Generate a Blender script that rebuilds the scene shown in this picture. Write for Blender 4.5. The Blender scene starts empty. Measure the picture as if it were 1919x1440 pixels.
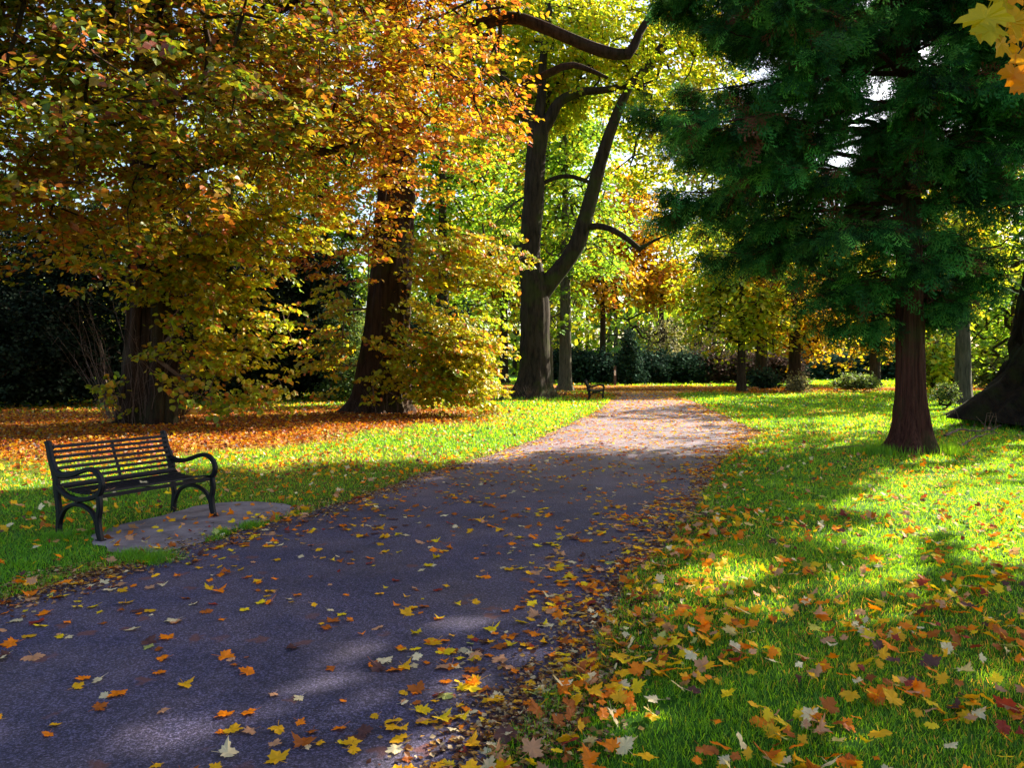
import bpy, math, random
import numpy as np
R = np.random.default_rng(11)
random.seed(4)
C = bpy.context.scene.collection
F, H, HY = 1440.0, 1.6, 679.0          # focal length in photo pixels, eye height, horizon row

def gp(px, py):
    d = H * F / (py - HY)
    return ((px - 960) * d / F, d)
def at(px, py, d):
    return np.array([(px - 960) * d / F, d, H + (HY - py) * d / F])

# ------------------------------------------------------------------ objects
def tag(o, label=None, cat=None, group=None, kind=None):
    if label: o['label'] = label
    if cat: o['category'] = cat
    if group: o['group'] = group
    if kind: o['kind'] = kind
    return o
def empty(name, loc, rz=0.0, **k):
    o = bpy.data.objects.new(name, None); C.objects.link(o)
    o.location = loc; o.rotation_euler = (0, 0, rz); o.empty_display_size = .3
    return tag(o, **k)
def mesh_data(name, V, faces, mat=None, col=None, smooth=False):
    """faces: list of (n, k) int arrays"""
    me = bpy.data.meshes.new(name)
    V = np.ascontiguousarray(V, np.float32)
    me.vertices.add(len(V)); me.vertices.foreach_set('co', V.ravel())
    faces = [np.asarray(f, np.int32) for f in faces if len(f)]
    loops = np.concatenate([f.ravel() for f in faces])
    tot = np.concatenate([np.full(len(f), f.shape[1], np.int32) for f in faces])
    start = np.concatenate([[0], np.cumsum(tot)[:-1]]).astype(np.int32)
    me.loops.add(len(loops)); me.loops.foreach_set('vertex_index', loops)
    me.polygons.add(len(tot)); me.polygons.foreach_set('loop_start', start)
    me.polygons.foreach_set('use_smooth', np.full(len(tot), smooth))
    me.update(calc_edges=True)
    if col is not None:
        a = me.color_attributes.new('col', 'FLOAT_COLOR', 'POINT')
        c = np.ones((len(V), 4), np.float32); c[:, :3] = col
        a.data.foreach_set('color', c.ravel())
    if mat: me.materials.append(mat)
    return me
def link(name, me, parent=None, **k):
    o = bpy.data.objects.new(name, me); C.objects.link(o)
    if parent is not None: o.parent = parent
    return tag(o, **k)
def mk(name, V, faces, mat, parent=None, col=None, smooth=False, origin=None, **k):
    V = np.asarray(V, float)
    if origin is not None: V = V - np.asarray(origin)
    o = link(name, mesh_data(name, V, faces, mat, col, smooth), parent, **k)
    return o
class Acc:
    def __init__(s): s.V = []; s.F = {}; s.n = 0; s.c = []
    def add(s, V, faces, col=None):
        V = np.asarray(V, float)
        for f in faces:
            f = np.asarray(f, int)
            if len(f): s.F.setdefault(f.shape[1], []).append(f + s.n)
        s.V.append(V); s.n += len(V)
        if col is not None: s.c.append(np.broadcast_to(col, (len(V), 3)))
    def out(s):
        return np.concatenate(s.V), [np.concatenate(f) for f in s.F.values()]
    def mk(s, name, mat, parent=None, smooth=False, origin=None, **k):
        V, f = s.out()
        return mk(name, V, f, mat, parent, np.concatenate(s.c) if s.c else None, smooth, origin, **k)

def unit(v):
    v = np.asarray(v, float)
    return v / np.maximum(np.linalg.norm(v, axis=-1, keepdims=True), 1e-9)

_nz = {}
def noise(P, scale, seed=0):
    """cheap smooth 3-D noise, about -1..1"""
    if seed not in _nz:
        r = np.random.default_rng(1000 + seed)
        _nz[seed] = (unit(r.normal(size=(9, 3))) * r.uniform(.6, 1.9, (9, 1)), r.uniform(0, 6.28, 9))
    D, ph = _nz[seed]
    P = np.asarray(P, float)
    if P.shape[-1] == 2: P = np.concatenate([P, np.zeros(P.shape[:-1] + (1,))], -1)
    return np.sin(P @ D.T * (2 * np.pi / scale) + ph).sum(-1) / 4.2

# ------------------------------------------------------------------ materials
def newmat(name):
    m = bpy.data.materials.new(name); m.use_nodes = True
    nt = m.node_tree; nt.nodes.clear()
    return m, nt, nt.nodes, nt.links
def out(nt, s):
    o = nt.nodes.new('ShaderNodeOutputMaterial'); nt.links.new(s, o.inputs[0])
def nd(N, t, **k):
    n = N.new(t)
    for a, b in k.items(): setattr(n, a, b)
    return n
def ramp(N, L, fac, stops):
    r = N.new('ShaderNodeValToRGB'); e = r.color_ramp.elements
    while len(e) < len(stops): e.new(.5)
    for i, (p, c) in enumerate(stops): e[i].position = p; e[i].color = (*c, 1)
    L.new(fac, r.inputs[0]); return r.outputs[0]
def noisetex(N, L, vec, scale, detail=4, rough=.6):
    n = N.new('ShaderNodeTexNoise'); n.inputs['Scale'].default_value = scale
    n.inputs['Detail'].default_value = detail; n.inputs['Roughness'].default_value = rough
    if vec is not None: L.new(vec, n.inputs['Vector'])
    return n.outputs['Fac']

def leaf_mat(name, trans=.5, rough=.45, sat=1.0, gloss=.06, tint=(1, 1, 1)):
    m, nt, N, L = newmat(name)
    a = nd(N, 'ShaderNodeAttribute', attribute_name='col')
    # second, slightly warmer colour for light passing through the blade
    tm = nd(N, 'ShaderNodeMixRGB', blend_type='MULTIPLY'); tm.inputs[0].default_value = 1
    L.new(a.outputs['Color'], tm.inputs[1]); tm.inputs[2].default_value = (*tint, 1)
    gm = N.new('ShaderNodeGamma'); L.new(tm.outputs[0], gm.inputs[0]); gm.inputs[1].default_value = .8
    d = N.new('ShaderNodeBsdfDiffuse'); L.new(a.outputs['Color'], d.inputs[0])
    t = N.new('ShaderNodeBsdfTranslucent'); L.new(gm.outputs[0], t.inputs[0])
    g = N.new('ShaderNodeBsdfGlossy'); g.inputs['Roughness'].default_value = rough
    g.inputs[0].default_value = (.9, .95, 1, 1)
    mx = N.new('ShaderNodeMixShader'); mx.inputs[0].default_value = trans
    L.new(d.outputs[0], mx.inputs[1]); L.new(t.outputs[0], mx.inputs[2])
    m2 = N.new('ShaderNodeMixShader'); m2.inputs[0].default_value = gloss
    L.new(mx.outputs[0], m2.inputs[1]); L.new(g.outputs[0], m2.inputs[2])
    out(nt, m2.outputs[0]); return m

def bark_mat(name, c1, c2, moss=(.05, .07, .02), mossamt=.35, vs=(9, 9, 1.2), bump=.5, dist=.03):
    m, nt, N, L = newmat(name)
    tc = N.new('ShaderNodeTexCoord'); mp = N.new('ShaderNodeMapping'); mp.inputs['Scale'].default_value = vs
    L.new(tc.outputs['Object'], mp.inputs[0])
    n1 = noisetex(N, L, mp.outputs[0], 1.5, 8, .65)
    n2 = noisetex(N, L, tc.outputs['Object'], 1.1, 5, .6)
    col = ramp(N, L, n1, [(.3, c1), (.62, c2)])
    mm = nd(N, 'ShaderNodeMixRGB'); f = ramp(N, L, n2, [(.5, (0, 0, 0)), (.66, (mossamt,) * 3)])
    L.new(f, mm.inputs[0]); L.new(col, mm.inputs[1]); mm.inputs[2].default_value = (*moss, 1)
    b = N.new('ShaderNodeBsdfPrincipled'); b.inputs['Roughness'].default_value = .85
    b.inputs['Specular IOR Level'].default_value = .08
    L.new(mm.outputs[0], b.inputs['Base Color'])
    bp = N.new('ShaderNodeBump'); bp.inputs['Strength'].default_value = bump; bp.inputs['Distance'].default_value = dist
    L.new(n1, bp.inputs['Height']); L.new(bp.outputs[0], b.inputs['Normal'])
    out(nt, b.outputs[0]); return m

def plain_mat(name, c, rough=.6, spec=.5, bump=0, scale=40, var=.25, metal=0, coat=0):
    m, nt, N, L = newmat(name)
    tc = N.new('ShaderNodeTexCoord'); n = noisetex(N, L, tc.outputs['Object'], scale, 6, .6)
    lo = tuple(x * (1 - var) for x in c); hi = tuple(min(1, x * (1 + var)) for x in c)
    col = ramp(N, L, n, [(.3, lo), (.7, hi)])
    b = N.new('ShaderNodeBsdfPrincipled'); b.inputs['Roughness'].default_value = rough
    b.inputs['Specular IOR Level'].default_value = spec; b.inputs['Metallic'].default_value = metal
    b.inputs['Coat Weight'].default_value = coat
    L.new(col, b.inputs['Base Color'])
    if bump:
        bp = N.new('ShaderNodeBump'); bp.inputs['Strength'].default_value = bump; bp.inputs['Distance'].default_value = .01
        L.new(n, bp.inputs['Height']); L.new(bp.outputs[0], b.inputs['Normal'])
    out(nt, b.outputs[0]); return m

M_LIME = leaf_mat('autumn_leaf', .52, .45, gloss=.03, tint=(1.0, .95, .45))
M_FAR = leaf_mat('tree_foliage', .55, .5, gloss=.03, tint=(1.0, .97, .5))
M_CEDAR = leaf_mat('cedar_foliage', .22, .6, gloss=.012)
M_YEW = leaf_mat('yew_foliage', .12, .7, gloss=.008)
M_GRASS = leaf_mat('grass_blade', .6, .4, gloss=.03, tint=(4.0, 1.5, .35))
M_FALL = leaf_mat('fallen_leaf', .3, .5, gloss=.018, tint=(1.1, .95, .4))
M_BARK = bark_mat('grey_brown_bark', (.010, .007, .005), (.062, .044, .030))
M_BARK2 = bark_mat('lime_bark', (.008, .005, .004), (.062, .036, .025), vs=(7, 7, .9), bump=.8, dist=.05)
M_CBARK = bark_mat('red_cedar_bark', (.016, .006, .005), (.095, .036, .026), mossamt=.5, vs=(16, 16, .7), bump=.8)
M_PBARK = bark_mat('pale_bark', (.03, .028, .02), (.13, .115, .08))
M_MOSSB = bark_mat('mossy_bark', (.007, .006, .004), (.048, .036, .024), moss=(.040, .055, .010), mossamt=.7, vs=(5, 5, 1))
M_DARKB = bark_mat('dark_mossy_bark', (.003, .0025, .002), (.024, .018, .012), moss=(.022, .034, .006), mossamt=.7, vs=(4, 4, 1.4), bump=1.0, dist=.08)
M_TWIG = plain_mat('twig_bark', (.14, .085, .06), .8, .3)
M_IRON = plain_mat('black_painted_iron', (.005, .005, .009), .45, .22, bump=.25, scale=120, var=.35)
M_SLAT = plain_mat('black_painted_slat', (.006, .006, .012), .5, .22, bump=.2, scale=60, var=.5)
M_POST = plain_mat('weathered_post_wood', (.07, .055, .045), .8, .3, bump=.5, scale=30)
M_WHITE = plain_mat('white_notice', (.75, .7, .72), .5)

def ground_mat():
    m, nt, N, L = newmat('lawn_soil')
    a = nd(N, 'ShaderNodeAttribute', attribute_name='col')
    tc = N.new('ShaderNodeTexCoord')
    n = noisetex(N, L, tc.outputs['Object'], 6, 8, .7)
    g = ramp(N, L, n, [(.3, (.012, .05, .004)), (.7, (.04, .13, .010))])
    v = N.new('ShaderNodeTexVoronoi'); v.inputs['Scale'].default_value = 11; L.new(tc.outputs['Object'], v.inputs['Vector'])
    lv = ramp(N, L, v.outputs['Color'], [(.2, (.09, .028, .008)), (.5, (.28, .11, .02)), (.8, (.42, .22, .04))])
    mx = N.new('ShaderNodeMixRGB'); L.new(a.outputs['Color'], mx.inputs[0]); L.new(g, mx.inputs[1]); L.new(lv, mx.inputs[2])
    b = N.new('ShaderNodeBsdfPrincipled'); b.inputs['Roughness'].default_value = .95
    b.inputs['Specular IOR Level'].default_value = .1
    L.new(mx.outputs[0], b.inputs['Base Color'])
    bp = N.new('ShaderNodeBump'); bp.inputs['Strength'].default_value = .8; bp.inputs['Distance'].default_value = .03
    L.new(n, bp.inputs['Height']); L.new(bp.outputs[0], b.inputs['Normal'])
    out(nt, b.outputs[0]); return m
def asphalt_mat():
    m, nt, N, L = newmat('asphalt')
    tc = N.new('ShaderNodeTexCoord'); ob = tc.outputs['Object']
    fine = noisetex(N, L, ob, 95, 3, .75)
    big = noisetex(N, L, ob, 1.3, 6, .65)
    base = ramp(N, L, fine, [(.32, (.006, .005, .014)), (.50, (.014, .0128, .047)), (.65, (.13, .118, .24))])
    worn = ramp(N, L, fine, [(.32, (.055, .042, .055)), (.50, (.155, .110, .125)), (.66, (.38, .30, .33))])  # worn patches, and the painted sunlit tone of the far stretch
    mx = N.new('ShaderNodeMixRGB'); sp = N.new('ShaderNodeSeparateXYZ'); L.new(ob, sp.inputs[0])   # sunlight on the far stretch is painted in as a paler asphalt colour
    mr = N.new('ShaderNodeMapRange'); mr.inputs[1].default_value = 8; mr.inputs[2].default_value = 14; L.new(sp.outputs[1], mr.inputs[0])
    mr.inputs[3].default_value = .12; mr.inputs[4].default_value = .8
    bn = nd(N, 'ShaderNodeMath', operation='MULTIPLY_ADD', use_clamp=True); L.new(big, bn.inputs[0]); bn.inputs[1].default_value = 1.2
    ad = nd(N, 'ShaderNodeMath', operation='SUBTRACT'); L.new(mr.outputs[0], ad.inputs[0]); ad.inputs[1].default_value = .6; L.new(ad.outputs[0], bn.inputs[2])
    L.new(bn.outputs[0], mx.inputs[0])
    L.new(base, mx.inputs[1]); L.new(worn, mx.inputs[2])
    # trodden leaf stains, reddish brown, leaf-sized
    v = N.new('ShaderNodeTexVoronoi'); v.inputs['Scale'].default_value = 4.6; v.inputs['Randomness'].default_value = 1
    dn = N.new('ShaderNodeTexNoise'); dn.inputs['Scale'].default_value = 14; L.new(ob, dn.inputs['Vector'])
    va = nd(N, 'ShaderNodeVectorMath', operation='MULTIPLY_ADD'); L.new(dn.outputs['Color'], va.inputs[0])
    va.inputs[1].default_value = (.16, .16, 0); L.new(ob, va.inputs[2]); L.new(va.outputs[0], v.inputs['Vector'])
    st = ramp(N, L, v.outputs['Distance'], [(.16, (1, 1, 1)), (.26, (0, 0, 0))])
    pick = N.new('ShaderNodeSeparateColor'); L.new(v.outputs['Color'], pick.inputs[0])
    pk = ramp(N, L, pick.outputs[0], [(.50, (0, 0, 0)), (.62, (.8, .8, .8))])
    mu = nd(N, 'ShaderNodeMath', operation='MULTIPLY'); L.new(st, mu.inputs[0]); L.new(pk, mu.inputs[1])
    m2 = N.new('ShaderNodeMixRGB'); L.new(mu.outputs[0], m2.inputs[0]); L.new(mx.outputs[0], m2.inputs[1])
    m2.inputs[2].default_value = (.12, .040, .035, 1)
    dm = nd(N, 'ShaderNodeMixRGB', blend_type='MULTIPLY'); dm.inputs[0].default_value = 1; L.new(m2.outputs[0], dm.inputs[1])
    L.new(ramp(N, L, noisetex(N, L, ob, .55, 7, .7), [(.36, (.62, .62, .66)), (.5, (1, 1, 1)), (.64, (1.25, 1.2, 1.2))]), dm.inputs[2]); m2 = dm
    b = N.new('ShaderNodeBsdfPrincipled'); b.inputs['Roughness'].default_value = .72
    b.inputs['Specular IOR Level'].default_value = .45
    L.new(m2.outputs[0], b.inputs['Base Color'])
    bp = N.new('ShaderNodeBump'); bp.inputs['Strength'].default_value = .9; bp.inputs['Distance'].default_value = .006
    L.new(fine, bp.inputs['Height']); L.new(bp.outputs[0], b.inputs['Normal'])
    out(nt, b.outputs[0]); return m
def concrete_mat():
    m, nt, N, L = newmat('old_concrete')
    tc = N.new('ShaderNodeTexCoord'); ob = tc.outputs['Object']
    a = noisetex(N, L, ob, 3.5, 8, .7); f = noisetex(N, L, ob, 90, 3, .7)
    c = ramp(N, L, a, [(.32, (.07, .05, .055)), (.5, (.20, .16, .175)), (.68, (.30, .255, .27))])
    mx = nd(N, 'ShaderNodeMixRGB', blend_type='MULTIPLY'); mx.inputs[0].default_value = .6
    L.new(c, mx.inputs[1]); L.new(ramp(N, L, f, [(.3, (.5, .5, .5)), (.6, (1, 1, 1))]), mx.inputs[2])
    b = N.new('ShaderNodeBsdfPrincipled'); b.inputs['Roughness'].default_value = .85
    L.new(mx.outputs[0], b.inputs['Base Color'])
    bp = N.new('ShaderNodeBump'); bp.inputs['Strength'].default_value = .7; bp.inputs['Distance'].default_value = .01
    L.new(a, bp.inputs['Height']); L.new(bp.outputs[0], b.inputs['Normal'])
    out(nt, b.outputs[0]); return m

# ------------------------------------------------------------------ path outline (ground metres)
LEFT = [(-14, -6), (-7.5, .2), (-4.6, 3.6)] + [gp(*p) for p in [(0, 1125), (150, 1078), (280, 1048), (560, 966), (700, 922),
        (800, 887), (900, 860), (1000, 825), (1080, 790), (1125, 768), (1146, 750), (1150, 739)]] + [(3.2, 45.5), (-3, 48.5), (-20, 50.5), (-45, 51)]
RIGHT = [(-9, -8), (-3.4, -1.6), (-1.1, 1.4)] + [gp(*p) for p in [(920, 1440), (1000, 1345), (1090, 1255), (1140, 1160), (1195, 1080),
        (1268, 1010), (1308, 950), (1336, 900), (1366, 856), (1405, 832), (1424, 815), (1398, 799), (1345, 775), (1305, 755), (1272, 739)]] + [(13, 43.5), (24, 44.6), (45, 45)]
def curve(pts, n=14):
    pts = np.array(pts, float); o = []
    for i in range(len(pts) - 1):
        p0 = pts[max(i - 1, 0)]; p1 = pts[i]; p2 = pts[i + 1]; p3 = pts[min(i + 2, len(pts) - 1)]
        for t in np.linspace(0, 1, n, endpoint=False):
            o.append(.5 * (2 * p1 + (p2 - p0) * t + (2 * p0 - 5 * p1 + 4 * p2 - p3) * t * t + (3 * p1 - p0 - 3 * p2 + p3) * t ** 3))
    o.append(pts[-1]); return np.array(o)
LC, RC = curve(LEFT), curve(RIGHT)
def ragged(c, s, amp=.05):
    t = unit(np.gradient(c, axis=0)); nrm = np.stack([-t[:, 1], t[:, 0]], 1)
    return c + nrm * (noise(c, .55, s) * amp + noise(c, 1.7, s + 1) * amp)[:, None]
LC, RC = ragged(LC, 3), ragged(RC, 5)
FAR_TOP = np.array([(45, 47.5), (20, 48.5), (9, 52), (-3, 54), (-20, 55), (-45, 55)])
POLY = np.concatenate([LC, FAR_TOP[::-1], RC[::-1]])
def inside(P, poly=POLY):
    x, y = P[:, 0], P[:, 1]; r = np.zeros(len(P), bool)
    a = poly; b = np.roll(poly, -1, 0)
    for (x1, y1), (x2, y2) in zip(a, b):
        if y1 == y2: continue
        c = (y1 > y) != (y2 > y)
        r ^= c & (x < (x2 - x1) * (y - y1) / (y2 - y1) + x1)
    return r
def edge_dist(P, cs=None):
    cs = np.concatenate([LC, RC])[::2] if cs is None else cs
    o = np.empty(len(P))
    for i in range(0, len(P), 20000):
        q = P[i:i + 20000, None, :2] - cs[None]
        o[i:i + 20000] = np.sqrt((q ** 2).sum(-1)).min(1)
    return o
PAD = curve([gp(*p) for p in [(170, 1004), (235, 985), (318, 966), (375, 950), (450, 943), (530, 948), (556, 960), (512, 975), (455, 990), (400, 1008), (345, 1030), (270, 1040), (200, 1036), (170, 1004)]], 8)[:-1]
PAD = PAD + noise(PAD, .4, 9)[:, None] * .03
TREES_XY = {}
def litter(P):
    """how much of the ground is leaf litter, 0..1"""
    x, y = P[:, 0], P[:, 1]
    n = noise(P[:, :2], 5, 20) * .5 + noise(P[:, :2], 1.6, 21) * .3
    # carpet on the left, beyond the bench, under the two big trees
    e = 11.9 + .10 * np.clip(x + 9, -20, 30) + 8 / (1 + np.exp(-(x + 3.2) * 1.1))
    a = 1 / (1 + np.exp(-(y - e) * 1.1 - n * 2.2))
    b = 1 / (1 + np.exp((x + 1.2 - .05 * (y - 18)) * 1.3 - n * 1.5))
    c = 1 / (1 + np.exp(np.clip((y - 27 - .15*x) * .8, -40, 40)))
    L1 = a * b * c
    # round the forked tree, the junction band and rings round the right-hand trunks
    L2 = np.exp(-(((x - .3) / 5) ** 2 + ((y - 36.5) / 3.2) ** 2) * 1.2) * 1.3
    L3 = np.exp(-((y - 44.3 + .02 * x) / 2.0) ** 2) * (x > -16) * .9
    L4 = .8 * np.exp(-(((x - 13.5) / 4.5) ** 2 + ((y - 41) / 2.2) ** 2))
    L6 = .35 * np.exp(-(((x + 2.5) / 3) ** 2 + ((y - 11.5) / 3) ** 2))
    return np.clip(np.maximum.reduce([L1, L2, L3, L4, L6]) + n * .06, 0, 1)

# ground sheet
def build_ground():
    xs = np.unique(np.concatenate([np.arange(-30, 30.1, .4), np.linspace(-500, -30, 16), np.linspace(30, 500, 16)]))
    ys = np.unique(np.concatenate([np.arange(-12, 60.1, .4), np.linspace(-150, -12, 8), np.linspace(60, 900, 18)]))
    X, Y = np.meshgrid(xs, ys); P = np.stack([X.ravel(), Y.ravel()], 1)
    lit = litter(P)
    V = np.concatenate([P, np.zeros((len(P), 1))], 1)
    nx, ny = len(xs), len(ys); i = np.arange(nx - 1)[None] + np.arange(ny - 1)[:, None] * nx
    f = np.stack([i, i + 1, i + 1 + nx, i + nx], -1).reshape(-1, 4)
    mk('ground', V, [f], ground_mat(), col=lit[:, None] * np.ones(3), kind='structure', label='grassy park lawn with carpets of fallen leaves under the trees')
build_ground()
def sheet(name, poly, z, mat, **k):
    import bmesh
    bm = bmesh.new(); vs = [bm.verts.new((x, y, z)) for x, y in poly]
    bm.faces.new(vs); bmesh.ops.triangulate(bm, faces=bm.faces[:])
    bmesh.ops.recalc_face_normals(bm, faces=bm.faces[:])
    if sum(f.normal.z for f in bm.faces) < 0: bmesh.ops.reverse_faces(bm, faces=bm.faces[:])
    me = bpy.data.meshes.new(name); bm.to_mesh(me); bm.free(); me.materials.append(mat)
    return link(name, me, **k)
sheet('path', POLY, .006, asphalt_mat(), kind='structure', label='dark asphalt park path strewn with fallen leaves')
sheet('paved_pad', PAD, .014, concrete_mat(), kind='structure', label='worn concrete pad between the front bench and the path')

# ------------------------------------------------------------------ leaf templates (x right, y tip, z up)
T_LIME = (np.array([(0, -.5, 0), (.36, -.28, .07), (.40, .08, .09), (0, .52, -.06), (-.40, .08, .09), (-.36, -.28, .07)]), [[(0, 1, 2, 3), (0, 3, 4, 5)]])
T_DIA = (np.array([(0, -.5, 0), (.40, 0, .07), (0, .5, -.03), (-.40, 0, .07)]), [[(0, 1, 2, 3)]])
HALF = [(0, -.08), (.14, -.22), (.40, -.34), (.42, -.14), (.62, -.10), (.60, .05), (.82, .16), (.92, .36), (.70, .38), (.68, .55), (.50, .46), (.38, .44), (.40, .62), (.42, .78), (.22, .78), (0, 1.05)]
def maple(seed, k=0.0):
    r = np.random.default_rng(seed)
    o = [(x, y) for x, y in HALF] + [(-x, y) for x, y in HALF[-2:0:-1]]
    o = np.array(o) * (1 + r.normal(0, .05, (len(o), 1)))
    c = np.array([(0, .22)])
    V = np.concatenate([c, o]) * .55
    a, b, cc = (r.normal(.20, .2), r.normal(.05, .22), r.uniform(0, 6.28)) if seed % 2 else (r.normal(.08, .1), r.normal(0, .12), r.uniform(0, 6.28))
    rr = np.hypot(V[:, 0], V[:, 1] - .12)
    z = a * V[:, 0] ** 2 * 1.6 + b * V[:, 1] ** 2 * 1.4 + .10 * rr * np.sin(3 * np.arctan2(V[:, 1] - .12, V[:, 0]) + cc) + k * rr
    z[1:] += r.normal(0, .012, len(z) - 1)
    z -= z.min() * .6
    V = np.c_[V, z]; n = len(o)
    f = [(0, 1 + i, 1 + (i + 1) % n) for i in range(n)]
    # stalk
    s = len(V); p = V[1]; q = p + np.array([r.normal(0, .08), -.42, .06 + r.uniform(0, .12)])
    w = np.array([.012, 0, 0]); h = np.array([0, 0, .012])
    V = np.concatenate([V, [p - w, p + w, p + h, q - w * .7, q + w * .7, q + h * .7]])
    return V, [f, [(s, s + 1, s + 4, s + 3), (s + 1, s + 2, s + 5, s + 4), (s + 2, s, s + 3, s + 5)]]
MAPLES = [maple(i) for i in range(8)]

def scatter(tpl, P, T, N, S, col, stretch=None):
    """place a template at each P with tip direction T, normal N, size S -> V, faces, per-vertex colour"""
    tv, tf = tpl; n, k = len(P), len(tv)
    T = unit(T); N = unit(N - (N * T).sum(1, keepdims=True) * T); Rr = np.cross(T, N)
    V = P[:, None] + S[:, None, None] * (tv[None, :, 0:1] * Rr[:, None] + tv[None, :, 1:2] * T[:, None] + tv[None, :, 2:3] * N[:, None])
    off = (np.arange(n) * k)[:, None, None]
    faces = [(np.array(f)[None] + off).reshape(-1, len(f[0])) for f in tf]
    return V.reshape(-1, 3), faces, np.repeat(col, k, 0)

PAL = {
 'lime': [((.50, .13, .015), 3.2), ((.40, .22, .010), 3.6), ((.46, .34, .010), 2.6), ((.24, .27, .008), 3.2), ((.10, .19, .010), 2.4), ((.32, .075, .03), 2.8), ((.58, .44, .02), 1)],
 'lime2': [((.52, .40, .010), 4), ((.34, .38, .010), 4), ((.54, .27, .01), 1.6), ((.50, .13, .012), 1.0), ((.18, .28, .01), 2)],
 'rust': [((.58, .18, .010), 3.6), ((.50, .28, .008), 3), ((.46, .095, .015), 2.6), ((.58, .42, .010), 3.2), ((.30, .34, .01), 1.5)],
 'yg': [((.36, .46, .012), 4), ((.58, .52, .015), 3), ((.18, .34, .012), 2.2), ((.58, .34, .01), .9)],
 'green': [((.12, .27, .015), 4), ((.22, .38, .015), 3), ((.38, .44, .015), 2), ((.52, .38, .012), .7)],
 'gold': [((.64, .36, .008), 4), ((.60, .48, .014), 3), ((.62, .22, .01), 1.8), ((.36, .42, .015), 1.4)],
 'orange': [((.66, .30, .008), 4), ((.60, .42, .01), 2.6), ((.60, .17, .01), 1.2)],
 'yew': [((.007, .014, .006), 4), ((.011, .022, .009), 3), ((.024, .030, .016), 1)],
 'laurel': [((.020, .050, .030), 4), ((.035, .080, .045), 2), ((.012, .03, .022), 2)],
 'grey': [((.16, .15, .08), 3), ((.22, .20, .12), 2), ((.12, .14, .06), 2)],
 'purple': [((.06, .035, .03), 3), ((.09, .055, .045), 2), ((.05, .06, .03), 2)],
 'shrub': [((.06, .11, .02), 3), ((.10, .15, .03), 2), ((.18, .20, .07), 1)],
}
def colours(pal, P, seed, clump=2.2, var=.22):
    cs = np.array([c for c, w in PAL[pal]]); w = np.array([w for c, w in PAL[pal]], float); w /= w.sum()
    u = R.random(len(P)) * .55 + .45 * (np.clip(noise(P, clump, seed) * .5 + .5, 0, .999))
    u = np.clip((u - .5) * 1.25 + .5, 0, .999)
    i = np.searchsorted(np.cumsum(w), u).clip(0, len(cs) - 1)
    return cs[i] * {'lime': .72, 'rust': .85}.get(pal, 1) * np.exp(R.normal(0, var, (len(P), 1))) * (1 + R.normal(0, .06, (len(P), 3)))

# ------------------------------------------------------------------ wood
def tubes(A, B, ra, rb, k=5):
    A, B = np.asarray(A, float), np.asarray(B, float); n = len(A)
    D = unit(B - A); ref = np.where(np.abs(D[:, 2:3]) > .9, np.array([[1., 0, 0]]), np.array([[0, 0, 1.]]))
    U = unit(np.cross(D, ref)); W = np.cross(D, U)
    th = np.arange(k) * 2 * np.pi / k
    ring = U[:, None] * np.cos(th)[None, :, None] + W[:, None] * np.sin(th)[None, :, None]
    V = np.concatenate([A[:, None] + ring * ra[:, None, None], B[:, None] + ring * rb[:, None, None]], 1)
    i = np.arange(k); j = (i + 1) % k
    f = np.stack([i, j, j + k, i + k], 1)
    return V.reshape(-1, 3), [(f[None] + (np.arange(n) * 2 * k)[:, None, None]).reshape(-1, 4)]
def resample(P, Rr, step):
    P = np.array(P, float); Rr = np.array(Rr, float)
    X = np.c_[P, Rr]; o = []
    for i in range(len(X) - 1):
        p0 = X[max(i - 1, 0)]; p1 = X[i]; p2 = X[i + 1]; p3 = X[min(i + 2, len(X) - 1)]
        m = max(2, int(np.linalg.norm(p2[:3] - p1[:3]) / step))
        for t in np.linspace(0, 1, m, endpoint=False):
            o.append(.5 * (2 * p1 + (p2 - p0) * t + (2 * p0 - 5 * p1 + 4 * p2 - p3) * t * t + (3 * p1 - p0 - 3 * p2 + p3) * t ** 3))
    o.append(X[-1]); o = np.array(o)
    return o[:, :3], np.maximum(o[:, 3], .004)
def loft(P, Rr, sides=20, step=.25, ridge=.04, lobes=0, lobe_h=1.0, lobe_amp=0, seed=0, nlob=6):
    """a continuous tapered tube with bark ridges; lobe_* adds root buttresses near the first point"""
    P, Rr = resample(P, Rr, step); n = len(P)
    T = unit(np.gradient(P, axis=0)); ref = np.array([0, 1., 0]) if abs(T[0][1]) < .9 else np.array([1., 0, 0])
    th = np.arange(sides) * 2 * np.pi / sides; V = []
    r = np.random.default_rng(seed); ph = r.uniform(0, 6.28, 8); am = r.uniform(.5, 1, 8)
    u = unit(np.cross(ref, T[0]))
    for i in range(n):
        u = unit(u - (u @ T[i]) * T[i]); w = np.cross(T[i], u)
        h = P[i, 2]
        rad = np.ones(sides)
        q = np.stack([np.cos(th) * 2.2, np.sin(th) * 2.2, np.full(sides, h * .35)], 1)
        rad += ridge * (1.3 * noise(q, .9, seed + 60) + 1.0 * noise(q, .35, seed + 61))
        if lobe_amp:
            k = math.exp(-h / lobe_h)
            lb = np.zeros(sides)
            for j in range(nlob):
                a = ph[0] + j * 6.283 / nlob + .35 * math.sin(ph[j % 8])
                lb += am[j % 8] * np.exp(-((np.angle(np.exp(1j * (th - a)))) / .28) ** 2)
            rad += lobe_amp * k * lb + .12 * lb * math.exp(-h / (lobe_h * 4))
        V.append(P[i] + (u * np.cos(th)[:, None] + w * np.sin(th)[:, None]) * (Rr[i] * rad)[:, None])
    V = np.concatenate(V); i = np.arange(sides); j = (i + 1) % sides
    f = np.stack([i, j, j + sides, i + sides], 1)
    f = (f[None] + (np.arange(n - 1) * sides)[:, None, None]).reshape(-1, 4)
    return V, [f], P, Rr
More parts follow.
